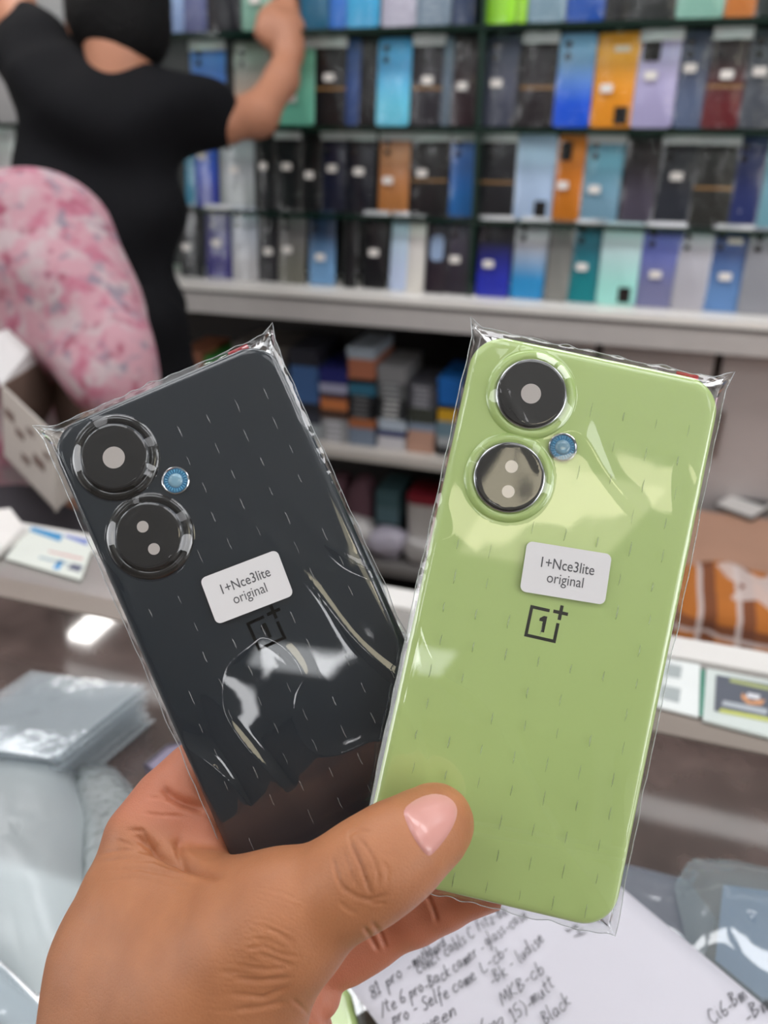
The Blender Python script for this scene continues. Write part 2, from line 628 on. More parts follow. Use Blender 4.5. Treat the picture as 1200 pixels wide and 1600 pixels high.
# ------------------------------------------------------------------ phone back covers on the shelves
# (left px, right px, top colour, bottom colour, look, options) measured on the row's mid height
BLK, DK = (26, 25, 29), (40, 38, 44)
rows = {
    'top': (Z1, 10, [
        (40, 100, (170, 168, 168), (150, 150, 150), 'pale grey', ''), (100, 160, (150, 150, 155), (150, 150, 155), 'silver grey', ''),
        (262, 284, (150, 175, 205), (120, 140, 175), 'pale blue', ''), (283, 320, (100, 105, 140), (85, 90, 125), 'slate violet', ''),
        (322, 372, (42, 42, 52), (38, 38, 46), 'near-black', 's.5'), (374, 422, (150, 180, 165), (125, 165, 148), 'sage green', 's.35'),
        (468, 512, (20, 95, 125), (18, 88, 118), 'deep teal', ''), (511, 541, (45, 115, 200), (42, 105, 185), 'bright blue', ''),
        (541, 592, (70, 175, 215), (55, 150, 195), 'sky cyan', ''), (594, 650, (185, 180, 195), (165, 160, 175), 'pale lilac', ''),
        (650, 704, (130, 145, 160), (110, 125, 140), 'blue grey', ''), (705, 742, (50, 70, 100), (38, 55, 85), 'dusty navy', ''),
        (758, 806, (170, 230, 60), (150, 215, 50), 'lime green', ''), (807, 824, (160, 215, 60), (150, 205, 50), 'narrow lime green', ''),
        (825, 884, (130, 155, 168), (118, 142, 156), 'greyish blue', ''), (885, 946, (35, 90, 170), (28, 75, 155), 'royal blue', ''),
        (947, 986, (48, 50, 52), (44, 46, 48), 'charcoal', ''), (986, 1056, (70, 74, 74), (58, 62, 62), 'graphite', ''),
        (1057, 1131, (140, 185, 168), (128, 172, 156), 'soft mint', ''), (1132, 1182, (200, 125, 60), (185, 110, 50), 'copper orange', ''),
        (1183, 1240, (60, 72, 66), (52, 62, 58), 'dark olive', '')]),
    'upper': (Z2, 118, [
        (-20, 30, (165, 160, 160), (150, 148, 148), 'ash grey', 'h'), (30, 95, (175, 172, 172), (160, 158, 158), 'white grey', 'h'),
        (288, 352, (85, 130, 200), (62, 100, 170), 'cornflower blue', 's.30,h'), (352, 426, (165, 168, 162), (190, 160, 140), 'grey and peach', 'd'),
        (428, 489, (120, 180, 155), (105, 175, 150), 'jade green', 's.32,h'), (488, 538, BLK, BLK, 'jet black', 's.56,b,h'),
        (537, 559, (42, 72, 125), (36, 62, 112), 'narrow navy', ''), (556, 586, (38, 36, 40), (32, 31, 34), 'narrow black', ''),
        (586, 639, (75, 155, 205), (100, 190, 215), 'glossy cyan', ''), (640, 690, (52, 44, 56), (50, 46, 56), 'plum black', 's.52,h,b'),
        (689, 705, (90, 105, 120), (80, 92, 105), 'narrow blue grey', ''), (704, 744, (54, 34, 42), (66, 42, 50), 'burgundy black', 's.45'),
        (756, 807, (66, 68, 86), (58, 60, 76), 'dark slate', 's.48'), (811, 866, (42, 34, 42), (46, 36, 42), 'brownish black', 'b,h'),
        (869, 927, (110, 150, 185), (18, 82, 205), 'vivid blue', ''), (928, 998, (232, 150, 40), (222, 138, 32), 'bright orange', 's.42,q,e'),
        (994, 1060, (172, 164, 198), (160, 152, 188), 'lavender', 's.55,c,h'), (1060, 1110, (64, 70, 90), (84, 96, 122), 'slate blue', 's.62'),
        (1106, 1166, (48, 30, 32), (96, 30, 36), 'maroon', 's.55,b,h'), (1166, 1222, (64, 68, 76), (70, 74, 82), 'gunmetal', 's.58')]),
    'middle': (Z3, 275, [
        (-20, 30, (190, 188, 188), (175, 172, 172), 'off-white', 'h'),
        (284, 310, (30, 130, 160), (25, 120, 150), 'narrow teal', ''), (303, 338, (45, 90, 190), (42, 58, 150), 'cobalt blue', 's.68'),
        (338, 396, (172, 172, 178), (158, 162, 162), 'silver', 's.5'), (400, 428, (34, 35, 37), (38, 42, 44), 'narrow charcoal', 's.56'),
        (424, 466, (32, 34, 36), (30, 36, 36), 'greenish black', 's.56,h'), (468, 500, (22, 22, 24), (28, 30, 32), 'narrow jet black', 's.46'),
        (497, 537, (26, 32, 66), (28, 34, 62), 'midnight blue', 's.55,h'), (537, 582, (34, 34, 52), (28, 32, 46), 'dark navy', 's.52,h'),
        (589, 637, (186, 128, 92), (172, 112, 62), 'tan brown', 's.42,h'), (640, 698, (36, 32, 34), (34, 32, 34), 'soot black', 's.52,h,b'),
        (701, 744, (45, 100, 175), (32, 100, 165), 'azure blue', 'h'), (750, 804, (42, 42, 50), (38, 38, 44), 'dull black', 'h,b'),
        (804, 866, (170, 192, 226), (168, 188, 216), 'powder blue', 'q'), (867, 911, (196, 112, 30), (190, 110, 25), 'burnt orange', 's.42,c'),
        (910, 971, (104, 158, 180), (112, 148, 168), 'grey teal', 's.38,h'), (976, 1027, (40, 30, 34), (72, 66, 80), 'smoky brown', ''),
        (1030, 1087, (48, 50, 60), (54, 60, 72), 'steel black', 's.55,h'), (1086, 1150, (50, 50, 48), (54, 54, 50), 'khaki black', 'd,b,h'),
        (1147, 1197, (36, 44, 84), (36, 48, 98), 'indigo', ''), (1196, 1250, (120, 165, 178), (110, 155, 168), 'seafoam', '')]),
    'ledge': (ZL, 405, [
        (280, 316, (34, 34, 38), (48, 50, 54), 'flat black', 's.42'), (319, 363, (56, 56, 110), (44, 38, 110), 'violet navy', 's.5,h'),
        (361, 401, (165, 170, 180), (170, 168, 170), 'frosted silver', ''), (401, 434, (54, 54, 58), (50, 50, 56), 'iron grey', 's.42'),
        (433, 474, (100, 98, 98), (108, 106, 96), 'olive grey', 's.46'), (480, 521, (38, 54, 80), (110, 150, 190), 'navy fading to pale blue', 's.38'),
        (534, 556, (28, 28, 30), (34, 34, 36), 'slim black', ''), (564, 603, (24, 24, 27), (28, 28, 31), 'ink black', 's.48,h'),
        (607, 634, (170, 190, 205), (178, 190, 215), 'icy blue', 'h'), (631, 662, (205, 198, 195), (210, 205, 198), 'cream white', 'h'),
        (663, 700, (44, 44, 60), (56, 44, 56), 'dark plum', 'o'), (697, 738, (70, 66, 80), (62, 56, 68), 'dusky mauve', 's.45'),
        (745, 797, (26, 26, 40), (38, 48, 160), 'black fading to blue', 's.42,h'), (799, 852, (172, 170, 176), (45, 135, 190), 'grey fading to blue', 'h'),
        (854, 892, (100, 100, 98), (128, 126, 122), 'stone grey', ''), (891, 939, (30, 100, 118), (15, 120, 128), 'dark teal', 's.44,h'),
        (938, 1001, (180, 202, 204), (158, 215, 205), 'pale mint', 'q'), (1000, 1064, (96, 106, 175), (116, 116, 150), 'periwinkle', 's.40,h'),
        (1058, 1112, (176, 174, 182), (168, 165, 172), 'light silver', 'd'), (1106, 1174, (62, 82, 130), (96, 132, 180), 'steel blue', 's.42,h,e'),
        (1166, 1230, (138, 138, 144), (140, 140, 146), 'mid grey', '')]),
}
CW, CH = 0.0755, 0.1585
sticker_mat = mat('sticker_white', (228, 222, 216), .6)
lens_mat = mat('lens_black', (22, 22, 24), .12, coat=.5)
sleeve_mat = film('cover_sleeve', (252, 253, 253), 1.33, .06, haze=.006, bump=.35, bscale=40)
header_mat = film('sleeve_header', (225, 228, 232), 1.5, .2, haze=.8, bump=.6, bscale=90, haze_rgb=(245, 246, 248))
tape_mat = mat('gold_tape', (150, 110, 60), .4)


def cover_panel_mesh(w):
    v, f = loops([(-.002, -.0012), (-.0004, -.0016), (0, .0000), (-.0006, .0012), (-.0022, .0018)], w, CH, .008, 4)
    me = bpy.data.meshes.new('panel')
    me.from_pydata([(x, -z, y + CH / 2) for x, y, z in v], [], [tuple(q) for q in f])
    me.update()
    me.polygons.foreach_set('use_smooth', [True] * len(me.polygons))
    return me


def slab(name, m, parent, x0, x1, z0, z1, y0, y1, r=.002):
    mb = MB()
    poly = rrect(x1 - x0, z1 - z0, min(r, (x1 - x0) / 2.01, (z1 - z0) / 2.01), 4)
    cx, cz = (x0 + x1) / 2, (z0 + z1) / 2
    mb.prism(poly, 0, 1)
    mb.v = [(a + cx, y0 + (y1 - y0) * c, b + cz) for a, b, c in mb.v]
    return mb.build(name, m, parent)


def sheet(name, m, parent, w, z0, z1, y, amp, seed, nx=6, nz=10):
    """slightly rumpled sheet of plastic standing in front of a cover"""
    v, f = [], []
    for j in range(nz + 1):
        for i in range(nx + 1):
            a, b = i / nx - .5, j / nz
            yy = y + amp * noise.noise((a * 5 + seed, b * 5, seed * .37)) + .004 * (abs(a) * 2) ** 6
            v.append((a * w, yy, z0 + (z1 - z0) * b))
    for j in range(nz):
        for i in range(nx):
            q = j * (nx + 1) + i
            f.append((q, q + 1, q + nx + 2, q + nx + 1))
    return mesh(name, v, f, m, parent, True)


names = [c[4] for r in rows.values() for c in r[2]]
shelf_word = {'top': 'top visible shelf', 'upper': 'second glass shelf', 'middle': 'third glass shelf', 'ledge': 'white ledge'}
for rn, (zb, ym, covers) in rows.items():
    for ci, (x0, x1, top, bot, look, opt) in enumerate(covers):
        dd = D + .022 if rn != 'ledge' else D + .0
        ym_c = ym
        uc = at_d((x0 + x1) / 2, ym_c, dd)[0]
        w = at_d(x1, ym_c, dd)[0] - at_d(x0, ym_c, dd)[0]
        w = max(.02, min(w, .084))
        lean = math.radians(random.uniform(7, 10))
        extra = ''
        if 's.' in opt:
            extra = ' with a white sticker'
        elif 'o' in opt:
            extra = ' with a pale blue oval'
        lab = '%s phone back cover%s on the %s' % (look, extra, shelf_word[rn])
        if look in ('ash grey', 'white grey', 'pale grey', 'silver grey', 'off-white'):
            lab = '%s phone back cover on the %s behind the black-shirted person' % (look, shelf_word[rn])
        root = empty('phone_back_cover', SHOP @ Matrix.Translation((uc, dd + .004 * (ci % 2), zb + .001)) @ Matrix.Rotation(-lean, 4, 'X') @ Matrix.Rotation(random.uniform(-.012, .012), 4, 'Y'),
                     lab, 'phone cover', 'phone back covers on display')
        me = cover_panel_mesh(w)
        me.materials.append(two_tone(top, bot))
        link('panel', me, root)
        front = -.0022
        for op in opt.split(','):
            if op.startswith('s'):
                z = float(op[1:]) * CH
                sx = -.1 * w + random.uniform(-.1, .12) * w
                mb = MB()
                mb.prism(rrect(.0225 * min(1, w / .055), .0145, .003, 4), 0, 1)
                mb.v = [(a + sx, front - .0055 + .0008 * c, b + z) for a, b, c in mb.v]
                mb.build('sticker', sticker_mat, root)
            elif op == 'h':
                sheet('sleeve_header', header_mat, root, w * 1.04, CH * .90, CH * 1.02, front - .006, .006, ci * 3.1 + zb, 5, 4)
            elif op == 'q':
                slab('camera_cutout', lens_mat, root, .05 * w, .36 * w, .006, .036, front - .0012, front + .001)
            elif op == 'c':
                slab('camera_module', lens_mat, root, -.40 * w, .02 * w, CH * .70, CH * .92, front - .0015, front + .001, .004)
            elif op == 'b':
                slab('tape_band', tape_mat, root, -.48 * w, .48 * w, CH * .42, CH * .45, front - .0006, front + .001, .0005)
            elif op == 'o':
                slab('oval_patch', mat('oval_blue', (150, 172, 205), .5), root, -.3 * w, .25 * w, CH * .42, CH * .75, front - .0006, front + .001, .01)
            elif op == 'e':
                slab('glare_strip', mat('paper_strip', (232, 220, 205), .5), root, -.1 * w, .25 * w, CH * .80, CH * .86, front - .0006, front + .001, .001)  # highlight painted on the cover as a pale strip
            elif op == 'd':
                for q in range(2):
                    MB().lathe([(.0055, 0), (.0055, .0016), (.004, .002)], (-.28 * w, front, CH * (.86 - .12 * q)), 14, 'y').build('lens_ring', lens_mat, root)
        if not any(o in ('c', 'd', 'q') for o in opt.split(',')) and w > .05 and rn != 'top':
            for q in range(2):
                MB().lathe([(.0062, 0), (.0062, .0014), (.0048, .0018)], (-.25 * w, front, CH * (.88 - .12 * q)), 14, 'y').build('lens_ring', lens_mat, root)
        sheet('sleeve', sleeve_mat, root, w * 1.06, .001, CH * 1.02, front - .0045, .003, ci * 1.7 + zb * 9)


# ------------------------------------------------------------------ flat boxes stacked on the lower shelf
def flat_box(u, d, z, w, dep, h, rgb, label, group, rot=0.0, band=None):
    m = mat('box_%d_%d_%d' % rgb, rgb, .5, var=.12, scale=40)
    v, f = loops([(-.0012, 0), (0, .0012), (0, h * .52), (-.0008, h * .55), (0, h * .58), (0, h - .0012), (-.0012, h)], w, dep, .002, 2)
    o = mesh('flat_box', v, f, m, mw=SHOP @ Matrix.Translation((u, d + dep / 2, z)) @ Matrix.Rotation(rot, 4, 'Z'))
    tag(o, label, 'box', group)
    if band:
        MB().box(-w * .3, w * .25, -dep / 2 - .0006, -dep / 2 + .0004, h * .2, h * .8).build('end_label', mat('endlabel_%d_%d_%d' % band, band, .6), o)
    return o


stacks = [  # px left, px right, depth set-back, rows bottom-up: (count, thickness mm, colour, colour word, end label)
    (288, 326, .03, [(6, 14, (38, 40, 46), 'black', None), (3, 15, (64, 92, 120), 'dull blue', None), (4, 16, (150, 95, 70), 'rust orange', None)]),
    (326, 366, .03, [(9, 15, (44, 42, 44), 'charcoal', None), (3, 16, (50, 140, 60), 'bright green', None)]),
    (370, 412, .06, [(8, 18, (70, 66, 64), 'brown grey', (150, 145, 140)), (4, 18, (110, 104, 100), 'dusty grey', None)]),
    (412, 454, .06, [(8, 18, (60, 58, 60), 'dark grey', (140, 136, 132)), (4, 18, (96, 90, 86), 'taupe', None)]),
    (456, 499, .02, [(3, 13, (165, 172, 176), 'pale grey', None), (2, 14, (60, 62, 74), 'slate', None), (2, 14, (40, 40, 48), 'black', None), (7, 13, (72, 108, 160), 'mid blue', None), (3, 14, (42, 42, 52), 'dark', None)]),
    (500, 543, .02, [(4, 15, (150, 150, 152), 'grey', (200, 200, 205)), (2, 12, (84, 60, 50), 'brown', None), (2, 14, (205, 125, 75), 'orange', None), (1, 14, (60, 40, 56), 'plum', None), (2, 12, (180, 180, 205), 'lilac white', None), (3, 12, (42, 46, 120), 'navy blue', None)]),
    (544, 586, .02, [(3, 15, (125, 138, 156), 'blue grey', None), (2, 12, (176, 106, 66), 'orange brown', None), (5, 12, (34, 34, 38), 'black', (110, 110, 112)), (2, 14, (58, 120, 148), 'teal', None), (1, 12, (30, 30, 34), 'jet black', None), (4, 12, (190, 120, 92), 'copper', None), (2, 13, (176, 188, 200), 'pale blue', None)]),
    (590, 634, .02, [(2, 16, (210, 208, 212), 'white', None), (1, 16, (52, 60, 110), 'indigo', None), (2, 14, (190, 202, 214), 'icy white', None), (4, 13, (48, 50, 52), 'black', (200, 200, 200)), (3, 13, (110, 112, 114), 'steel grey', (170, 172, 175)), (3, 13, (150, 150, 152), 'silver grey', None)]),
    (637, 680, .02, [(4, 14, (200, 158, 138), 'peach', None), (1, 18, (140, 155, 176), 'grey blue', None), (3, 13, (66, 70, 62), 'dark olive', None), (5, 11, (96, 96, 104), 'grey', (170, 170, 178))]),
    (683, 727, .02, [(2, 12, (50, 50, 52), 'black', None), (2, 12, (180, 184, 186), 'white', None), (3, 13, (118, 146, 160), 'pale teal', None), (2, 15, (225, 175, 40), 'yellow', None), (1, 10, (28, 28, 32), 'black', None), (5, 13, (36, 118, 205), 'bright blue', None)]),
]
used_labels = set()
for si, (x0, x1, back, lay) in enumerate(stacks):
    ua, ub = at_d(x0, 640, D + back)[0], at_d(x1, 640, D + back)[0]
    z = ZLOW + .0005
    for n, th, rgb, word, band in lay:
        for q in range(n):
            if z + th / 1000 > ZL - .09:
                break
            nth = ['leftmost', 'second', 'third', 'fourth', 'fifth', 'sixth', 'seventh', 'eighth', 'ninth', 'rightmost'][si]
            place = '%s stack on the lower shelf' % nth if si in (0, 9) else '%s stack from left, lower shelf' % nth
            if n == 1:
                lab = '%s flat box in the %s' % (word, place)
            else:
                lab = '%s %s flat box, %s' % (['lowest', 'second-lowest', 'third-lowest', 'fourth-lowest', 'fifth-lowest', 'sixth-lowest', 'seventh-lowest', 'eighth-lowest', 'ninth-lowest'][q], word, place)
            if lab in used_labels:
                lab = lab.replace('flat box', 'upper flat box')
            used_labels.add(lab)
            flat_box((ua + ub) / 2 + random.uniform(-.002, .002), D + back, z, (ub - ua) * .97, .15, th / 1000 - .0004, rgb, lab, 'boxes in stack %d' % (si + 1), random.uniform(-.02, .02), band)
            z += th / 1000


# things on the bottom shelf
def pillow(name, label, cat, c, w, h, t, m, rot=0, seed=0, amp=.012, tilt=0.0, n=18, group=None):
    """soft crumpled bag; c is its base centre in shop coordinates"""
    v, f = [], []
    nz = 12
    for j in range(nz + 1):
        ph = PI * j / nz
        for i in range(n):
            th = 2 * PI * i / n
            sx, sy, sz = math.copysign(abs(math.cos(th)) ** .6, math.cos(th)), math.copysign(abs(math.sin(th)) ** .6, math.sin(th)), -math.cos(ph)
            r = max(.02, math.sin(ph)) ** .55
            p = Vector((sx * r * w / 2, sy * r * t / 2, (sz + 1) * h / 2))
            k = noise.noise((p.x * 22 + seed, p.y * 22, p.z * 22)) + .5 * noise.noise((p.x * 55 + seed, p.y * 55, p.z * 55 + 3))
            p += Vector((sx, sy, sz * .3)) * amp * k
            if j in (0,):
                p.z = 0
            v.append((p.x, p.y, max(p.z, 0)))
    for j in range(nz):
        for i in range(n):
            k = (i + 1) % n
            f.append((j * n + i, j * n + k, (j + 1) * n + k, (j + 1) * n + i))
    f.append(tuple(reversed(range(n))))
    f.append(tuple(nz * n + i for i in range(n)))
    o = mesh(name, v, f, m, None, True, SHOP @ Matrix.Translation(c) @ Matrix.Rotation(rot, 4, 'Z') @ Matrix.Rotation(tilt, 4, 'Y'))
    return tag(o, label, cat, group)


def ux(px, py, d):
    return at_d(px, py, d)[0]


zb = ZBOT + .0005
pillow('soft_pouch', 'maroon fabric pouch standing on the bottom shelf', 'pouch', (ux(560, 790, D + .06), D + .10, zb), .075, .19, .10, mat('maroon_cloth', (104, 72, 82), .85, bump=.3), seed=3, amp=.006)
pillow('soft_pouch', 'far maroon fabric pouch on the bottom shelf beside dark phone', 'pouch', (ux(520, 790, D + .06), D + .12, zb), .075, .18, .10, mat('maroon_cloth', (104, 72, 82), .85, bump=.3), seed=9, amp=.006)
for q in range(4):
    flat_box(ux(606, 780, D + .06), D + .05, zb + .09 + q * .022 if False else zb + q * .045, .06, .12, .0445, [(60, 84, 92), (48, 62, 70), (92, 120, 128), (70, 100, 106)][q],
             ['grey teal carton at the foot of the bottom shelf stack', 'dark slate carton second in the bottom shelf stack', 'pale teal carton third in the bottom shelf stack', 'teal carton on top of the bottom shelf stack'][q], 'cartons on the bottom shelf')
tub = empty('storage_tub', SHOP @ Matrix.Translation((ux(662, 780, D + .06), D + .10, zb)), 'white rounded plastic tub with red lid on the bottom shelf', 'tub')
v, f = loops([(-.006, 0), (0, .006), (.004, .158), (0, .16)], .078, .11, .018, 5)
shade_auto(mesh('body', v, f, mat('tub_white', (205, 200, 196), .4), tub))
v, f = loops([(.004, .1605), (.006, .163), (.006, .178), (.0, .182)], .078, .11, .018, 5)
shade_auto(mesh('lid', v, f, mat('lid_red', (140, 40, 52), .4), tub))
bagm = mat('poly_white', (196, 192, 190), .35, coat=.3, bump=.25, bscale=30)
for q, (px, dd, w_, h_, lab) in enumerate([(545, -.01, .11, .10, 'crumpled white plastic bag behind the edge of the dark phone'), (600, -.015, .10, .085, 'crumpled lilac-white plastic bag in front of the teal cartons'),
                                            (655, -.015, .11, .07, 'crumpled grey-white plastic bag in front of the red-lidded tub')]):
    pillow('plastic_bag', lab, 'bag', (ux(px, 850, D), D + .055 + dd, zb), w_, h_, .075, bagm if q != 1 else mat('poly_lilac', (188, 182, 196), .35, coat=.3, bump=.25, bscale=30), seed=q * 5 + 2, amp=.012)

# ------------------------------------------------------------------ glass counter in front
ZC = 0.98
CU0, CU1, CD0, CD1 = -1.5, 1.3, -0.10, 0.568
ct = empty('glass_counter', SHOP @ Matrix.Translation((0, 0, 0)), 'long glass-topped shop counter with pale far edge', 'counter')
counter_glass = mat('counter_glass', (90, 76, 72), .05, coat=1.0, var=.9, scale=26)  # mottle in the colour paints reflections and goods under the glass
counter_glass.node_tree.nodes['Principled BSDF'].inputs['IOR'].default_value = 1.9
counter_glass.node_tree.nodes['Principled BSDF'].inputs['Coat IOR'].default_value = 1.8
MB().box(CU0, CU1, CD0, CD1, .80, ZC - .009).build('cabinet', mat('counter_body', (120, 112, 108), .5), ct)
MB().box(CU0, CU1, CD0, .452, ZC - .008, ZC).build('glass_top', counter_glass, ct)
MB().box(CU0, CU1, .453, .478, ZC - .008, ZC + .001).build('grey_bar', mat('bar_greige', (138, 128, 120), .35), ct)
MB().box(CU0, CU1, .479, .540, ZC - .008, ZC).build('back_pane', mat('back_pane', (150, 146, 142), .12, coat=.6), ct)
MB().box(CU0, CU1, .541, CD1, ZC - .008, ZC + .003).build('far_edge', mat('edge_white', (222, 219, 215), .4), ct)
MB().box(CU0, CU1, CD1 - .012, CD1, .05, .7995).build('back_board', mat('counter_board', (150, 146, 142), .5), ct)
MB().box(CU0, CU1, CD0, CD0 + .012, .05, .7995).build('front_board', mat('counter_board', (150, 146, 142), .5), ct)
MB().box(CU0 + .02, CU1 - .02, CD0 + .02, CD1 - .02, 0, .05).build('kick_base', mat('dark_groove', (60, 56, 54), .6), ct)


def on_counter(pxs, z=ZC):
    return [Vector(at_z(x, y, z)) for x, y in pxs]


def sheet_poly(name, pxs, z0, t, m, label=None, cat=None, parent=None, group=None):
    """flat sheet cut to the outline seen at these pixels, lying on the counter"""
    pts = on_counter(pxs, z0 + t)
    c = sum(pts, Vector()) / len(pts)
    mb = MB().prism([(p.x - c.x, p.y - c.y) for p in pts], 0, t)
    o = mb.build(name, m, None, mw=SHOP @ Matrix.Translation((c.x, c.y, z0)))
    tag(o, label, cat, group)
    return o, c


# leaflets, cards
lf, lc = sheet_poly('leaflet', [(8, 872), (46, 822), (148, 845), (126, 906)], ZC + .0022, .0012, mat('leaflet_white', (218, 222, 214), .45), 'white and blue printed leaflet on the far edge of the counter', 'leaflet')


def decal(px, zt, rgb, parent, c, name):
    pts = on_counter(px, zt)
    return MB().prism([(p.x - c.x, p.y - c.y) for p in pts], zt - ZC - .0022 - .0002, zt - ZC - .0022).build(name, mat('ink_%d_%d_%d' % rgb, rgb, .5), parent)


zt = ZC + .0037
decal([(46, 829), (50, 823), (98, 835), (94, 846)], zt, (52, 138, 190), lf, lc, 'blue_print')
decal([(100, 838), (103, 835), (138, 843), (136, 852)], zt, (110, 128, 190), lf, lc, 'violet_print')
decal([(82, 888), (92, 875), (100, 876), (92, 890)], zt, (70, 150, 205), lf, lc, 'blue_print')
decal([(105, 888), (113, 880), (130, 884), (124, 894)], zt, (96, 100, 120), lf, lc, 'grey_print')
decal([(75, 862), (76, 860), (130, 872), (129, 875)], zt, (205, 150, 150), lf, lc, 'red_print')
decal([(60, 872), (62, 869), (108, 880), (107, 883)], zt, (150, 170, 180), lf, lc, 'grey_print')
for q in range(4):
    o, c_ = sheet_poly('paper_slip', [(-40, 885 - q * 2), (-20, 806 - q * 3), (10 + q * 2, 800 - q * 2), (46 - q * 3, 828 - q * 2), (0, 868 - q * 3)], ZC + .0037 + q * .0018, .0014, mat('paper_white', (228, 224, 220), .6),
                   ['lowest', 'second', 'third', 'topmost'][q] + ' white paper slip in the pile left of the leaflet', 'paper')
cd1, c1 = sheet_poly('price_card', [(1020, 1102), (1034, 1028), (1094, 1038), (1092, 1120)], ZC + .0022, .0016, mat('card_white', (226, 230, 228), .4), 'white card with grey printed squares on the counter edge', 'card')
decal([(1038, 1056), (1042, 1036), (1066, 1041), (1063, 1060)], ZC + .0041, (165, 172, 172), cd1, c1, 'grey_print')
decal([(1031, 1091), (1035, 1070), (1064, 1076), (1061, 1098)], ZC + .0041, (165, 172, 172), cd1, c1, 'grey_print')
decal([(1093, 1118), (1095, 1045), (1101, 1046), (1101, 1119)], ZC + .0041, (70, 140, 118), cd1, c1, 'green_stripe')
cd2, c2 = sheet_poly('display_card', [(1098, 1124), (1104, 1044), (1260, 1075), (1260, 1166)], ZC + .0022, .0024, mat('card_clear', (206, 214, 210), .3), 'dark printed card in a clear holder at the counter right end', 'card')
zt2 = ZC + .0054
decal([(1116, 1110), (1119, 1054), (1250, 1078), (1250, 1138)], zt2 - .0003, (92, 96, 106), cd2, c2, 'dark_print')
decal([(1140, 1065), (1141, 1060), (1250, 1083), (1250, 1089)], zt2, (168, 176, 120), cd2, c2, 'yellow_line')
decal([(1124, 1112), (1125, 1107), (1250, 1131), (1250, 1137)], zt2, (200, 205, 110), cd2, c2, 'yellow_line')
decal([(1128, 1102), (1130, 1094), (1200, 1108), (1198, 1117)], zt2, (170, 176, 182), cd2, c2, 'pale_line')
decal([(1158, 1090), (1160, 1082), (1172, 1095), (1196, 1093), (1190, 1102), (1168, 1100)], zt2, (205, 150, 110), cd2, c2, 'orange_swoosh')
decal([(1166, 1089), (1168, 1082), (1188, 1086), (1186, 1093)], zt2, (215, 215, 220), cd2, c2, 'pale_line')

# clear sleeves in a neat pile, left
sl_m = film('clear_pile', (250, 252, 253), 1.5, .12, haze=.16, haze_rgb=(228, 234, 238), bump=.3, bscale=40)
pa, pb, pc = on_counter([(48, 1042), (226, 1064), (84, 1176)], ZC + .036)
ex, ey = (pb - pa), (pc - pb)
for q in range(13):
    z0 = ZC + .0003 + q * .0027
    j = Vector((random.uniform(-.003, .003), random.uniform(-.003, .003), 0))
    k = 1.0 + .015 * math.sin(q * 1.7)
    cc = pa + ex / 2 + ey / 2 + j
    pts = [(s * ex / 2 * k + t * ey / 2 * k) for s, t in ((-1, -1), (1, -1), (1, 1), (-1, 1))]
    rows_, n_ = [], 6
    v, f = [], []
    for layer in (0, 1):
        for jj in range(n_ + 1):
            for ii in range(n_ + 1):
                p = ex * k * (ii / n_ - .5) + ey * k * (jj / n_ - .5)
                bul = max(0, (1 - (2 * ii / n_ - 1) ** 4) * (1 - (2 * jj / n_ - 1) ** 4))
                v.append((p.x, p.y, layer * .0022 * (.25 + .75 * bul) + .0006 * noise.noise((ii * .7 + q, jj * .7, q * 2.3))* (1 if layer else 0)))
    m_ = (n_ + 1) ** 2
    for jj in range(n_):
        for ii in range(n_):
            a = jj * (n_ + 1) + ii
            f.append((m_ + a, m_ + a + 1, m_ + a + n_ + 2, m_ + a + n_ + 1))
            f.append((a, a + n_ + 1, a + n_ + 2, a + 1))
    o = mesh('clear_sleeve', v, f, sl_m, None, True, SHOP @ Matrix.Translation((cc.x, cc.y, z0)) @ Matrix.Rotation(random.uniform(-.02, .02), 4, 'Z'))
    tag(o, 'clear plastic sleeve number %s from the bottom of the neat pile' % ['one', 'two', 'three', 'four', 'five', 'six', 'seven', 'eight', 'nine', 'ten', 'eleven', 'twelve'][q] if q < 12 else 'topmost clear plastic sleeve of the neat pile on the counter', 'plastic sleeve', 'sleeves in the neat pile')


def crumple(name, label, outline, z0, hgt, m, seed, n=46, amp=.012, cat='plastic bag'):
    """loose crumpled plastic spread on the counter inside a pixel outline (convex, in order)"""
    pts = on_counter(outline, z0)
    c = sum(pts, Vector()) / len(pts)
    pts = [p - c for p in pts]
    R = [math.atan2(p.y, p.x) for p in pts]

    def rad(a):
        best = .05
        for i in range(len(pts)):
            p, q = pts[i], pts[(i + 1) % len(pts)]
            dx, dy = math.cos(a), math.sin(a)
            den = dx * (q.y - p.y) - dy * (q.x - p.x)
            if abs(den) < 1e-9:
                continue
            t = (p.x * (q.y - p.y) - p.y * (q.x - p.x)) / den
            s = (p.x * dy - p.y * dx) / den
            if t > 0 and -1e-6 <= s <= 1 + 1e-6:
                best = t
        return best
    v, f = [(0, 0, hgt)], []
    nr = 22
    for j in range(1, nr + 1):
        r = j / nr
        for i in range(n):
            a = 2 * PI * i / n
            L = rad(a) * r
            x, y = L * math.cos(a), L * math.sin(a)
            q = abs(noise.noise((x * 13 + seed, y * 9, seed))) + .35 * abs(noise.noise((x * 30 + seed, y * 22, 4 + seed))) + .12 * abs(noise.noise((x * 80, y * 80, 9 + seed)))
            zz = hgt * (1 - r ** 3) + amp * q * (1 - r ** 6)
            v.append((x, y, max(zz, .0004)))
    for i in range(n):
        f.append((0, 1 + i, 1 + (i + 1) % n))
    for j in range(nr - 1):
        for i in range(n):
            k = (i + 1) % n
            f.append((1 + j * n + i, 1 + (j + 1) * n + i, 1 + (j + 1) * n + k, 1 + j * n + k))
    o = mesh(name, v, f, m, None, True, SHOP @ Matrix.Translation((c.x, c.y, z0)))
    return tag(o, label, cat)


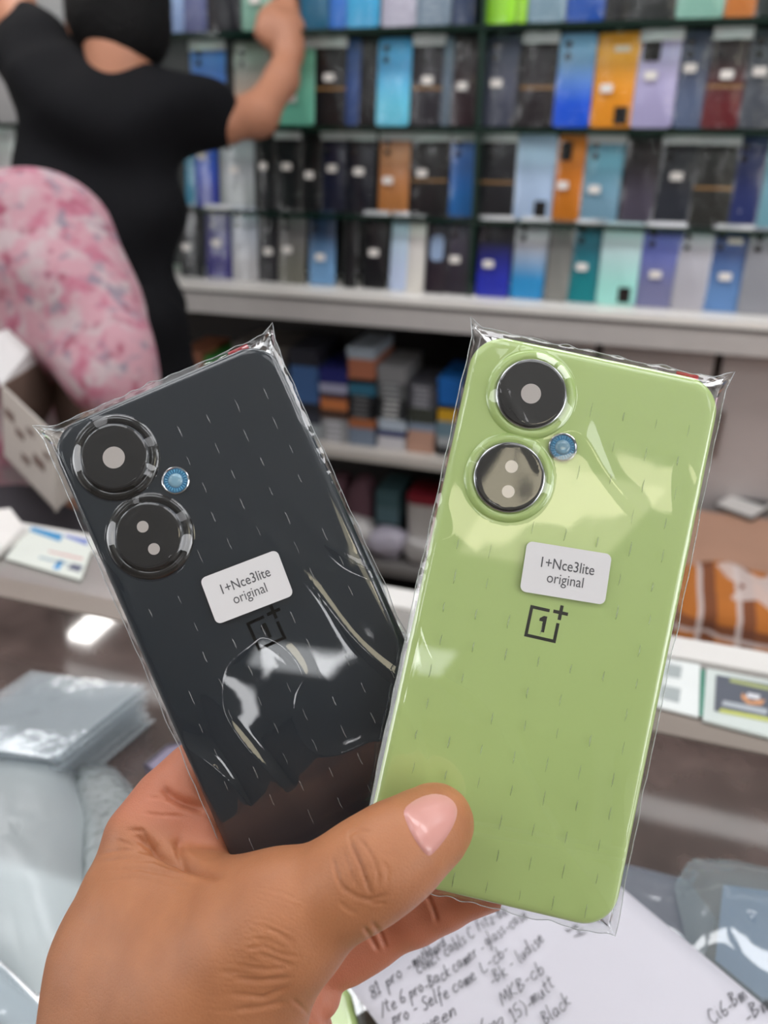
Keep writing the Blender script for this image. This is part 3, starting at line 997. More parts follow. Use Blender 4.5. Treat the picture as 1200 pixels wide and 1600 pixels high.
bag_m = film('loose_bag', (225, 232, 233), 1.36, .28, haze=.5, haze_rgb=(215, 224, 227), bump=.12, bscale=30)
crumple('plastic_bag', 'large crumpled clear plastic bag at the lower left of the counter', [(-120, 1190), (20, 1165), (110, 1185), (150, 1290), (140, 1400), (110, 1500), (82, 1578), (0, 1500), (-120, 1420)], ZC + .001, .022, bag_m, 3.3, amp=.009)
crumple('plastic_bag', 'crinkled bubble wrap between the sleeve pile and the hand', [(110, 1190), (175, 1195), (225, 1250), (215, 1330), (170, 1420), (130, 1440), (120, 1300)], ZC + .001, .010, film('bubble_wrap', (232, 238, 238), 1.5, .15, haze=.38, haze_rgb=(215, 224, 226), bump=1.0, bscale=160), 8.1, amp=.007)
crumple('plastic_bag', 'smooth clear plastic bag at the bottom left corner', [(-150, 1440), (0, 1505), (78, 1585), (100, 1680), (-50, 1800), (-200, 1750)], ZC + .001, .008, film('flat_bag', (215, 224, 228), 1.5, .1, haze=.36, haze_rgb=(190, 200, 206), bump=.3, bscale=30), 5.7, amp=.006)

# small clear case and pale green sticker near the index finger
cs, cc = sheet_poly('phone_case', [(226, 1196), (262, 1166), (330, 1150), (330, 1210), (262, 1225)], ZC + .0005, .006, film('lilac_case', (215, 205, 225), 1.5, .1, haze=.5, haze_rgb=(190, 182, 205)), 'lilac clear phone case with dark rim behind the index finger', 'phone case')
pts = on_counter([(226, 1196), (262, 1166), (330, 1150), (330, 1210), (262, 1225)], ZC + .0065)
mb = MB()
mb.tube([(p.x - cc.x, p.y - cc.y, .0062) for p in pts + pts[:1]], .0012, 6)
mb.build('rim', mat('rim_dark', (70, 64, 78), .4), cs)
sheet_poly('round_sticker', [(212, 1262), (218, 1244), (232, 1238), (246, 1244), (246, 1262), (230, 1272)], ZC + .028, .001, mat('pale_green', (205, 228, 200), .5), 'pale green sticker on the crinkled plastic behind the hand', 'sticker')

# clear pouch with blue-grey film inside, right
crumple('plastic_bag', 'flat grey clear bag beneath the paper and the green cover', [(930, 1350), (985, 1352), (1075, 1375), (1120, 1440), (1090, 1520), (960, 1480)], ZC + .0008, .004, film('grey_bag', (200, 206, 214), 1.5, .08, haze=.5, haze_rgb=(158, 164, 176)), 2.2, amp=.003)
crumple('plastic_bag', 'clear pouch bulging over blue-grey film at the right edge', [(1052, 1385), (1078, 1342), (1150, 1345), (1260, 1370), (1300, 1500), (1280, 1640), (1180, 1600), (1080, 1500)], ZC + .0085, .007, film('clear_pouch', (228, 236, 238), 1.55, .06, haze=.28, haze_rgb=(190, 202, 206)), 6.4, amp=.003)
sheet_poly('screen_film', [(1118, 1500), (1130, 1382), (1260, 1400), (1280, 1560), (1190, 1560)], ZC + .0055, .0025, mat('blue_film', (120, 142, 175), .25, coat=.6), 'blue-grey screen film inside the clear pouch at right', 'screen film')

# ------------------------------------------------------------------ handwritten list
A, B, R1 = on_counter([(547, 1543), (893, 1322), (1190, 1568)], ZC + .0125)
ax_ = (B - A).normalized()
ay_ = Vector((ax_.y, -ax_.x, 0))             # towards the camera
wid = (B - A).length
down = (R1 - B).normalized()
hgt_ = .30
v, f = [], []
nx, ny = 14, 18
for j in range(ny + 1):
    for i in range(nx + 1):
        p = (B - A) * (i / nx) + down * hgt_ * (j / ny)
        v.append((p.x, p.y, .0006 * math.sin(i * .9) * math.sin(j * .5) - .0012 * math.exp(-((i / nx - .52) / .03) ** 2)))
for j in range(ny):
    for i in range(nx):
        q = j * (nx + 1) + i
        f.append((q, q + nx + 1, q + nx + 2, q + 1))
paper = mesh('paper_sheet', v, f, mat('list_paper', (208, 206, 215), .65, var=.03), None, True, SHOP @ Matrix.Translation((A.x, A.y, ZC + .0125)))
sd = paper.modifiers.new('thickness', 'SOLIDIFY')
sd.thickness = .0003
sd.offset = -1
tag(paper, 'white sheet with a handwritten list lying on the counter', 'paper')

G = {  # single-stroke letters on a unit x-height, drawn as one pen movement
    'a': [[(.5, .8), (.25, 1), (.02, .5), (.2, .05), (.45, .4), (.52, .95), (.5, .3), (.65, .05)]], 'b': [[(.1, 1.9), (.05, .3), (.1, .05), (.4, .1), (.5, .6), (.3, .9), (.08, .6)]],
    'c': [[(.5, .85), (.25, 1), (.02, .5), (.2, .02), (.55, .2)]], 'd': [[(.5, .7), (.2, .9), (.02, .4), (.2, .02), (.48, .4), (.58, 1.9), (.52, .3), (.65, .05)]],
    'e': [[(.05, .5), (.45, .65), (.3, 1), (.03, .6), (.15, .05), (.55, .2)]], 'f': [[(.5, 1.7), (.3, 1.9), (.2, 1.2), (.15, -.6)], [(.0, .9), (.45, .95)]],
    'g': [[(.5, .85), (.2, 1), (.05, .5), (.3, .2), (.5, .9), (.42, -.5), (.1, -.6)]], 'h': [[(.1, 1.9), (.05, 0), (.25, .9), (.45, .8), (.5, 0)]],
    'i': [[(.1, 1), (.1, .1), (.25, .05)], [(.12, 1.45), (.14, 1.4)]], 'k': [[(.1, 1.8), (.05, 0)], [(.5, 1.0), (.1, .5), (.55, 0)]],
    'l': [[(.15, 1.9), (.08, .2), (.25, .02)]], 'm': [[(.05, 1), (.05, 0), (.2, .9), (.32, .85), (.33, 0), (.5, .9), (.65, .8), (.66, .0)]],
    'n': [[(.05, 1), (.05, 0), (.25, .95), (.45, .8), (.48, 0)]], 'o': [[(.3, 1), (.03, .5), (.25, .02), (.5, .5), (.28, 1)]],
    'p': [[(.1, 1.1), (.0, -.8)], [(.08, .7), (.35, 1.05), (.5, .7), (.3, .3), (.08, .4)]], 'r': [[(.08, 1), (.08, 0), (.12, .7), (.45, 1)]],
    's': [[(.5, .9), (.2, 1), (.15, .65), (.45, .35), (.3, .02), (.03, .1)]], 't': [[(.25, 1.6), (.15, .2), (.4, .05)], [(.0, 1.1), (.5, 1.15)]],
    'u': [[(.05, 1), (.08, .15), (.3, .05), (.48, .95), (.5, .2), (.62, .05)]], 'w': [[(.0, 1), (.15, 0), (.33, .8), (.5, 0), (.68, 1)]], 'z': [[(.0, 1), (.5, 1), (.05, 0), (.5, .05)]],
    'A': [[(0, 0), (.4, 1.7), (.6, 0)], [(.12, .65), (.55, .7)]], 'B': [[(.1, 1.7), (.05, 0)], [(.1, 1.65), (.5, 1.4), (.12, .9), (.6, .5), (.05, .0)]],
    'C': [[(.6, 1.4), (.3, 1.7), (.02, .8), (.3, .02), (.65, .3)]], 'F': [[(.5, 1.65), (.1, 1.6), (.05, 0)], [(.08, .9), (.45, .95)]],
    'K': [[(.1, 1.7), (.05, 0)], [(.6, 1.6), (.1, .7), (.65, 0)]], 'L': [[(.1, 1.5), (.05, .05), (.6, .1)]], 'M': [[(0, 0), (.15, 1.6), (.4, .5), (.65, 1.6), (.75, 0)]],
    'S': [[(.6, 1.5), (.3, 1.7), (.1, 1.2), (.5, .6), (.3, .02), (.0, .2)]],
    '1': [[(.05, 1.3), (.25, 1.7), (.2, 0)], [(.0, .02), (.4, .05)]], '4': [[(.1, 1.7), (.05, .8), (.5, .9)], [(.45, 1.6), (.35, -.3)]], '5': [[(.55, 1.6), (.15, 1.55), (.1, .95), (.5, .8), (.45, .1), (.0, .1)]],
    '6': [[(.5, 1.7), (.1, .9), (.1, .1), (.45, .1), (.5, .6), (.1, .6)]], '8': [[(.5, 1.5), (.2, 1.6), (.1, 1.1), (.5, .6), (.3, .02), (.05, .4), (.5, 1.2), (.5, 1.5)]],
    '-': [[(.1, .5), (.5, .55)]], '/': [[(.0, -.3), (.5, 1.6)]], ')': [[(.1, 1.8), (.4, .8), (.1, -.3)]],
}
lines = [('81 pro -', (582, 1563), (646, 1514)), ('mothbord', (648, 1512), (700, 1478)), ('conct cabls', (654, 1523), (731, 1473)), ('C', (735, 1469), (744, 1463)), ('Fitz-Bk', (749, 1456), (796, 1427)),
         ('-Arron', (712, 1447), (763, 1418)), ('/te 6 pro-Back', (597, 1588), (707, 1524)), ('camer -', (711, 1521), (760, 1485)), ('glass-case', (762, 1480), (826, 1433)),
         ('pro - Selfe', (615, 1604), (704, 1557)), ('come', (710, 1553), (747, 1529)), ('L-cb-', (755, 1522), (798, 1488)), ('-Bk - ludise', (770, 1543), (853, 1470)), ('MKB-cb', (786, 1573), (852, 1518)),
         ('ween', (663, 1613), (715, 1587)), ('15)-mutt', (803, 1600), (870, 1540)), ('Black', (853, 1604), (895, 1568)), ('Ci6-Bm', (1114, 1603), (1169, 1559)), ('-Bm', (1168, 1602), (1206, 1573)), ('14', (882, 1452), (905, 1468)), ('Blm', (720, 1640), (790, 1600))]
ink = MB()
for txt, p0, p1 in lines:
    a, b = on_counter([p0, p1], ZC + .0130)
    dirv = (b - a)
    L = dirv.length
    dirv.normalize()
    up = Vector((-dirv.y, dirv.x, 0))
    if up.y < 0:
        up = -up
    adv = []
    xx = 0
    for ch in txt:
        adv.append(xx)
        wch = max([p[0] for st in G.get(ch, [[(.3, 0)]]) for p in st]) + .16
        xx += wch
    sc = L / xx
    hh = min(sc * 1.0, .0034)
    for ch, x0 in zip(txt, adv):
        for st in G.get(ch, []):
            pp = [Vector((p[0], p[1], 0)) for p in st]
            fine = []
            for i in range(len(pp) - 1):
                q0, q1, q2, q3 = pp[max(i - 1, 0)], pp[i], pp[i + 1], pp[min(i + 2, len(pp) - 1)]
                for t in np.linspace(0, 1, 4, endpoint=(i == len(pp) - 2)):
                    fine.append(.5 * ((2 * q1) + (q2 - q0) * t + (2 * q0 - 5 * q1 + 4 * q2 - q3) * t * t + (3 * q1 - 3 * q2 + q3 - q0) * t ** 3))
            path = [a - A + dirv * ((x0 + p.x + p.y * .22) * sc) + up * (p.y * hh + .0004 * math.sin(x0 * 3)) for p in fine]
            v, f = [], []
            for i, p in enumerate(path):
                t = (path[min(i + 1, len(path) - 1)] - path[max(i - 1, 0)])
                nrm = Vector((-t.y, t.x, 0)).normalized() * min(.00022, sc * .075) if t.length > 1e-9 else Vector((0, .0003, 0))
                v += [(p.x + nrm.x, p.y + nrm.y, .0009), (p.x - nrm.x, p.y - nrm.y, .0009)]
            f = [(2 * i, 2 * i + 1, 2 * i + 3, 2 * i + 2) for i in range(len(path) - 1)]
            ink.add(v, f)
ink.build('handwriting', mat('ballpoint', (42, 42, 50), .5), paper)['kind'] = 'stuff'


# ------------------------------------------------------------------ bench, phone and plaid cloth behind the counter, right
ZBEN = .60
ub0 = at_z(1085, 760, ZBEN)[0] - .10
bench = empty('wooden_bench', SHOP @ Matrix.Translation((ub0 + .4, 1.30, 0)), 'low brown wooden bench in front of the grey cabinet doors', 'bench')
MB().box(-.4, .5, -.34, .33, ZBEN - .03, ZBEN).build('bench_top', mat('bench_wood', (178, 138, 116), .45, var=.14, scale=9), bench)
for lx in (-.37, .43):
    for ly in (-.31, .26):
        MB().box(lx, lx + .04, ly, ly + .04, 0, ZBEN - .0302).build('leg', mat('bench_leg', (120, 88, 70), .5), bench)
MB().box(-.37, .47, .28, .30, ZBEN - .12, ZBEN - .0302).build('apron', mat('bench_leg', (120, 88, 70), .5), bench)

pts = [Vector(at_z(x, y, ZBEN + .012)) for x, y in ((1112, 788), (1176, 752), (1235, 772), (1168, 818))]
c = sum(pts, Vector()) / 4
ph = empty('mobile_phone', SHOP @ Matrix.Translation((c.x, c.y, ZBEN + .0005)) @ Matrix.Rotation(math.atan2((pts[1] - pts[0]).y, (pts[1] - pts[0]).x), 4, 'Z'), 'white mobile phone with dark screen lying on the wooden bench', 'phone')
L1, L2 = (pts[1] - pts[0]).length, (pts[3] - pts[0]).length
L1, L2 = min(L1, .15), min(L2, .085)
v, f = loops([(-.002, 0), (0, .002), (0, .009), (-.001, .0105)], L1, L2, .008, 4)
shade_auto(mesh('body', v, f, mat('phone_rim', (90, 84, 80), .4), ph))
v, f = loops([(0, .0106), (-.0004, .012)], L1 - .006, L2 - .006, .006, 4)
mesh('front_glass', v, f, mat('phone_white', (205, 202, 198), .25, coat=.5), ph)
MB().box(-.01, L1 / 2 - .006, -L2 / 2 + .008, L2 / 2 - .008, .0121, .0126).build('screen', mat('screen_dark', (28, 32, 36), .15, coat=.8), ph)
MB().lathe([(.006, .0121), (.006, .0128), (.005, .0130)], (-L1 / 2 + .022, 0, 0), 16).build('home_button', mat('phone_white', (205, 202, 198), .25, coat=.5), ph)

plaid = bpy.data.materials.new('plaid')
plaid.use_nodes = True
nt = plaid.node_tree
b = nt.nodes['Principled BSDF']
b.inputs['Roughness'].default_value = .9
tc = nt.nodes.new('ShaderNodeTexCoord')
sp = nt.nodes.new('ShaderNodeSeparateXYZ')
nt.links.new(tc.outputs['Object'], sp.inputs[0])


def stripe(nt, sock, freq, lo, off=0.0):
    a = nt.nodes.new('ShaderNodeMath')
    a.operation = 'MULTIPLY_ADD'
    a.inputs[1].default_value = freq
    a.inputs[2].default_value = off
    nt.links.new(sock, a.inputs[0])
    f_ = nt.nodes.new('ShaderNodeMath')
    f_.operation = 'FRACT'
    nt.links.new(a.outputs[0], f_.inputs[0])
    g_ = nt.nodes.new('ShaderNodeMath')
    g_.operation = 'GREATER_THAN'
    g_.inputs[1].default_value = lo
    nt.links.new(f_.outputs[0], g_.inputs[0])
    return g_.outputs[0]


def layer(nt, prev, fac, rgb, k=1.0):
    mx = nt.nodes.new('ShaderNodeMix')
    mx.data_type = 'RGBA'
    mu = nt.nodes.new('ShaderNodeMath')
    mu.operation = 'MULTIPLY'
    mu.inputs[1].default_value = k
    nt.links.new(fac, mu.inputs[0])
    nt.links.new(mu.outputs[0], mx.inputs[0])
    if isinstance(prev, tuple):
        mx.inputs[6].default_value = prev
    else:
        nt.links.new(prev, mx.inputs[6])
    mx.inputs[7].default_value = lin(rgb)
    return mx.outputs[2]


col = layer(nt, lin((176, 104, 40)), stripe(nt, sp.outputs['X'], 20, .55), (110, 62, 40), .85)
col = layer(nt, col, stripe(nt, sp.outputs['Z'], 30, .60, .2), (104, 60, 42), .8)
col = layer(nt, col, stripe(nt, sp.outputs['X'], 20, .86, .35), (205, 190, 185), .8)
col = layer(nt, col, stripe(nt, sp.outputs['Z'], 30, .86, .55), (205, 190, 185), .75)
nt.links.new(col, b.inputs['Base Color'])
o = pillow('plaid_cloth', 'orange and brown plaid cloth heaped on the bench behind the counter', 'cloth', (at_d(1150, 950, 1.06)[0] + .02, 1.085, ZBEN + .0005), .27, .145, .22, plaid, seed=12, amp=.018, n=32)
pillow('small_pouch', 'small dark pouch lying beyond the plaid cloth', 'pouch', (at_d(1122, 872, 1.22)[0], 1.235, ZBEN + .0005), .05, .022, .03, mat('pouch_dark', (48, 46, 56), .7), seed=4, amp=.002)


# ------------------------------------------------------------------ people behind the counter
CINV = CMAT.inverted()


def cp(px, py, z):
    return ((px - 600) / F_PX * z, -(py - 800) / F_PX * z, -z)


def wc(p):
    q = CINV @ Vector(p)
    return (q.x, q.y, q.z)


def chain(pts):
    """(px, py, depth, radius) joints -> tapered capsules in camera metres"""
    return [(cp(*a[:3]), a[3], cp(*b[:3]), b[3]) for a, b in zip(pts[:-1], pts[1:])]


def wchain(pts):
    return [(wc(a[:3]), a[3], wc(b[:3]), b[3]) for a, b in zip(pts[:-1], pts[1:])]


def implicit(name, prims, k, h, m, parent, extra=None):
    P = np.array([q for a, ra, b_, rb in prims for q in (np.array(a) - ra, np.array(a) + ra, np.array(b_) - rb, np.array(b_) + rb)])
    lo, hi = P.min(0) - 3 * h - k * .3, P.max(0) + 3 * h + k * .3
    fn = (lambda Q: sdf_caps(Q, prims, k)) if extra is None else (lambda Q: extra(Q, sdf_caps(Q, prims, k)))
    return body(name, fn, lo, hi, h, m, parent, parent.matrix_world.inverted() @ CMAT)


def folds(amp, freq):
    def g(Q, d):
        s = np.sin(Q[:, 1] * freq + 2.3 * np.sin(Q[:, 0] * freq * .35 + 1.0) + Q[:, 2] * freq * .3)
        return d + amp * s
    return g


skin_bg = mat('skin_distant', (178, 122, 94), .55, var=.06)
black_cloth = mat('black_cloth', (18, 18, 21), .9, spec=.15, var=.2, scale=20, bump=.15, bscale=50)
trouser = mat('trouser_black', (14, 14, 17), .85, spec=.15, var=.2, bump=.1)
hair_m = mat('hair_black', (9, 8, 9), .75, spec=.2, var=.3, bump=.6, bscale=160)

foot = W(172, 620, 1.46)
p1 = empty('person', Matrix.Translation((foot.x, foot.y, 0)), 'person in black T-shirt seen from behind, reaching up to the shelves', 'person')
skin = chain([(186, -20, 1.40, .070), (188, 45, 1.40, .066), (190, 95, 1.392, .054), (184, 160, 1.40, .056)])
skin += chain([(240, 175, 1.41, .050), (345, 190, 1.46, .038), (402, 180, 1.52, .037), (440, 125, 1.57, .031), (452, 82, 1.59, .026)])
skin += chain([(452, 82, 1.59, .026), (446, 55, 1.60, .034), (436, 40, 1.605, .034)])
skin += chain([(412, 30, 1.60, .013), (410, 52, 1.59, .012), (418, 66, 1.59, .010)]) + chain([(424, 16, 1.61, .013), (420, 36, 1.59, .013)]) + chain([(440, 8, 1.61, .014), (455, 6, 1.61, .013)]) + chain([(456, 12, 1.61, .014), (464, 40, 1.60, .012)])
skin += chain([(90, 130, 1.42, .050), (38, 50, 1.46, .042), (12, -20, 1.49, .040), (8, -120, 1.52, .032), (20, -170, 1.54, .036), (40, -200, 1.55, .02)])
skin += chain([(112, 32, 1.40, .012), (113, 48, 1.40, .010)]) + chain([(250, 66, 1.40, .013), (247, 84, 1.40, .010)])
implicit('body', skin, .022, .0065, skin_bg, p1)
shirt = chain([(92, 148, 1.42, .068), (165, 181, 1.415, .080), (238, 176, 1.41, .068)])
shirt += chain([(104, 215, 1.42, .088), (205, 235, 1.415, .090)]) + chain([(108, 320, 1.43, .088), (203, 330, 1.43, .092)]) + chain([(125, 430, 1.45, .088), (200, 435, 1.45, .092)])
shirt += chain([(130, 500, 1.46, .088), (198, 500, 1.46, .090)])
shirt += chain([(90, 130, 1.42, .070), (58, 85, 1.44, .056), (36, 52, 1.46, .052)]) + chain([(245, 170, 1.41, .068), (300, 182, 1.44, .055), (338, 190, 1.458, .050)])
implicit('shirt', shirt, .05, .008, black_cloth, p1, folds(.009, 36))
hair = chain([(182, -60, 1.41, .070), (186, 0, 1.405, .083), (194, 45, 1.385, .072), (202, 74, 1.38, .036)]) + chain([(150, 32, 1.39, .045), (215, 50, 1.38, .048)])
implicit('hair', hair, .03, .007, hair_m, p1, folds(.0012, 420))
hip = W(165, 560, 1.47)
legs = []
for s in (-1, 1):
    lx = s * .085
    legs += wchain([(hip.x + lx * .7, hip.y, hip.z + .06, .095), (hip.x + lx, hip.y, hip.z - .12, .092), (hip.x + lx * 1.1, hip.y + .01, .45, .066), (hip.x + lx * 1.2, hip.y + .02, .09, .052)])
implicit('trousers', legs, .05, .012, trouser, p1, folds(.003, 40))
shoes = []
for s in (-1, 1):
    lx = s * .102
    shoe = wchain([(hip.x + lx, hip.y + .0, .05, .048), (hip.x + lx * 1.2, hip.y + .17, .042, .040)])
    implicit('shoe', shoe, .02, .008, mat('shoe_dark', (40, 36, 34), .6), p1)

# pink floral shirt
flo = bpy.data.materials.new('floral_pink')
flo.use_nodes = True
nt = flo.node_tree
b = nt.nodes['Principled BSDF']
b.inputs['Roughness'].default_value = .85
tc = nt.nodes.new('ShaderNodeTexCoord')


def blot(nt, scale, lo, hi, off):
    mp = nt.nodes.new('ShaderNodeMapping')
    mp.inputs['Location'].default_value = (off, off * .7, off * 1.3)
    nt.links.new(tc.outputs['Object'], mp.inputs[0])
    n_ = nt.nodes.new('ShaderNodeTexNoise')
    n_.inputs['Scale'].default_value = scale
    n_.inputs['Detail'].default_value = 2
    nt.links.new(mp.outputs[0], n_.inputs['Vector'])
    r_ = nt.nodes.new('ShaderNodeMapRange')
    r_.inputs[1].default_value = lo
    r_.inputs[2].default_value = hi
    nt.links.new(n_.outputs['Fac'], r_.inputs[0])
    return r_.outputs[0]


col = layer(nt, lin((184, 140, 150)), blot(nt, 30, .46, .62, 1.0), (182, 162, 166))
col = layer(nt, col, blot(nt, 34, .52, .66, 5.0), (172, 98, 120), .85)
col = layer(nt, col, blot(nt, 40, .56, .68, 9.0), (122, 120, 134), .8)
col = layer(nt, col, blot(nt, 36, .58, .70, 14.0), (146, 62, 88), .8)
nt.links.new(col, b.inputs['Base Color'])
p2b = W(-60, 600, 1.05)
p2 = empty('person', Matrix.Translation((p2b.x, p2b.y, 0)), 'person in pink floral shirt bent over an open carton', 'person')
sh = chain([(-240, 420, 1.08, .11), (-90, 430, 1.08, .12), (20, 400, 1.05, .095), (68, 392, 1.02, .080)]) + chain([(68, 392, 1.02, .080), (118, 470, 1.0, .070), (172, 575, .965, .048), (178, 592, .96, .046)])
sh += chain([(-100, 560, 1.07, .14), (40, 520, 1.06, .10)]) + chain([(-100, 720, 1.13, .14), (30, 720, 1.10, .11)]) + chain([(-100, 860, 1.16, .14), (20, 850, 1.14, .12)])
sh += chain([(-150, 400, 1.06, .09), (-250, 560, .98, .055), (-255, 590, .97, .05)])
implicit('shirt', sh, .05, .009, flo, p2, folds(.003, 60))
bd = chain([(-230, 350, 1.06, .055), (-290, 290, 1.02, .058), (-330, 230, 1.0, .085), (-335, 180, 1.0, .080)]) + chain([(170, 575, .965, .036), (176, 640, .97, .030), (160, 700, .97, .026), (140, 730, .965, .030)])
bd += chain([(140, 730, .965, .024), (120, 745, .955, .011), (100, 752, .95, .009)]) + chain([(144, 735, .965, .022), (126, 762, .955, .011), (106, 770, .95, .009)]) + chain([(150, 740, .965, .02), (138, 772, .96, .010), (120, 784, .955, .009)]) + chain([(134, 722, .96, .02), (116, 728, .945, .011), (100, 724, .94, .009)])
bd += chain([(-230, 350, 1.06, .055), (-60, 400, 1.05, .05), (60, 392, 1.03, .05), (118, 470, 1.0, .05), (170, 575, .965, .036)]) + chain([(-230, 350, 1.06, .05), (-230, 420, 1.05, .05), (-250, 575, .98, .038), (-230, 660, .95, .03), (-190, 700, .94, .028)])
implicit('body', bd, .02, .008, skin_bg, p2)
hr = chain([(-335, 160, 1.02, .085), (-335, 220, 1.04, .085), (-320, 270, 1.06, .06)])
implicit('hair', hr, .03, .009, hair_m, p2)
hp = W(-50, 900, 1.10)
lg = []
for s in (-1, 1):
    lg += wchain([(hp.x + s * .08, hp.y, hp.z + .05, .11), (hp.x + s * .09, hp.y, .45, .075), (hp.x + s * .1, hp.y, .06, .055), (hp.x + s * .1, hp.y - .10, .045, .042)])
implicit('trousers', lg, .05, .014, mat('trouser_grey', (70, 66, 72), .8), p2)


# ------------------------------------------------------------------ open white carton held over the counter, left
def panel(name, q, t, m, parent, rounded=False):
    """a board from four world corners with real thickness"""
    q = [parent.matrix_world.inverted() @ Vector(p) for p in q]
    n_ = (q[1] - q[0]).cross(q[3] - q[0]).normalized() * t
    v = [p for p in q] + [p - n_ for p in q]
    return mesh(name, v, [(0, 1, 2, 3), (7, 6, 5, 4), (0, 4, 5, 1), (1, 5, 6, 2), (2, 6, 7, 3), (3, 7, 4, 0)], m, parent)


P1, P2_, P3, P4 = W(2, 602, .90), W(84, 551, 1.0), W(152, 642, .93), W(88, 684, .83)
cb = (P1 + P2_ + P3 + P4) / 4
up_n = (P2_ - P1).cross(P4 - P1).normalized()
if up_n.z < 0:
    up_n = -up_n
dn = up_n * -.092
carton = empty('carton', Matrix.Translation(cb + dn), 'open white cardboard carton with raised flaps in front of the pink shirt', 'carton')
white_card = mat('card_outside', (196, 188, 180), .6, var=.04)
kraft = mat('card_inside', (112, 92, 82), .8, var=.12)
for nm, a, b_ in (('front_panel', P4, P1), ('left_panel', P1, P2_), ('back_panel', P2_, P3), ('right_panel', P3, P4)):
    panel(nm, [a, b_, b_ + dn, a + dn], .002, white_card if nm in ('front_panel', 'right_panel') else kraft, carton)
panel('base', [P1 + dn, P2_ + dn, P3 + dn, P4 + dn], .002, kraft, carton)
panel('flap', [P1, P2_, W(106, 475, 1.02), W(-30, 530, .92)], .0018, mat('flap_white', (206, 204, 203), .55), carton)
panel('flap', [P2_, P3, W(206, 618, .95), W(112, 548, 1.02)], .0018, mat('flap_grey', (208, 202, 198), .6), carton)
# printed brown marks on the front
fx = (P4 - P1)
for s, t, r in ((.15, .30, .012), (.35, .42, .010), (.55, .25, .008), (.70, .55, .013), (.85, .35, .008), (.45, .70, .010)):
    c_ = P1 + fx * s + dn * t
    e_, g_ = fx.normalized() * r, dn.normalized() * r * .45
    nn = fx.cross(dn).normalized()
    if nn.dot(CAM - c_) < 0:
        nn = -nn
    c_ = c_ + nn * .0006
    panel('print_mark', [c_ - e_ - g_, c_ + e_ - g_, c_ + e_ + g_, c_ - e_ + g_], .0003, mat('print_brown', (120, 100, 92), .6), carton)


# ------------------------------------------------------------------ the two back covers in the hand
def rodrigues(w):
    t = math.sqrt(sum(q * q for q in w))
    return Matrix.Rotation(t, 4, Vector(w))


MMS = Matrix.Diagonal((.001, .001, .001, 1))
POSE_G = CMAT @ Matrix.Translation((.04738, -.03362, -.23771)) @ rodrigues((-.05217, -.03036, -.21770))
POSE_K = CMAT @ Matrix.Translation((-.03715, -.03522, -.24777)) @ rodrigues((-.05181, .04549, .42437))
PW, PH = .076, .1655

chrome = mat('chrome', (190, 192, 195), .15, metal=1.0)
disc_black = mat('disc_black', (15, 15, 18), .5, coat=.12, var=.1)
label_white = mat('label_white', (224, 223, 225), .5, var=.02)
label_ink = mat('label_ink', (88, 88, 92), .6, var=.02)
opening = mat('lens_opening', (196, 188, 184), .5, var=.04)
flash_blue = mat('flash_blue', (56, 128, 176), .2, coat=.6, var=.1)
flash_core = mat('flash_core', (130, 168, 188), .15, coat=.8, var=.05)
tab_red = mat('tab_red', (205, 60, 70), .45)


def put(o, mw):
    o.matrix_basis = mw
    return o


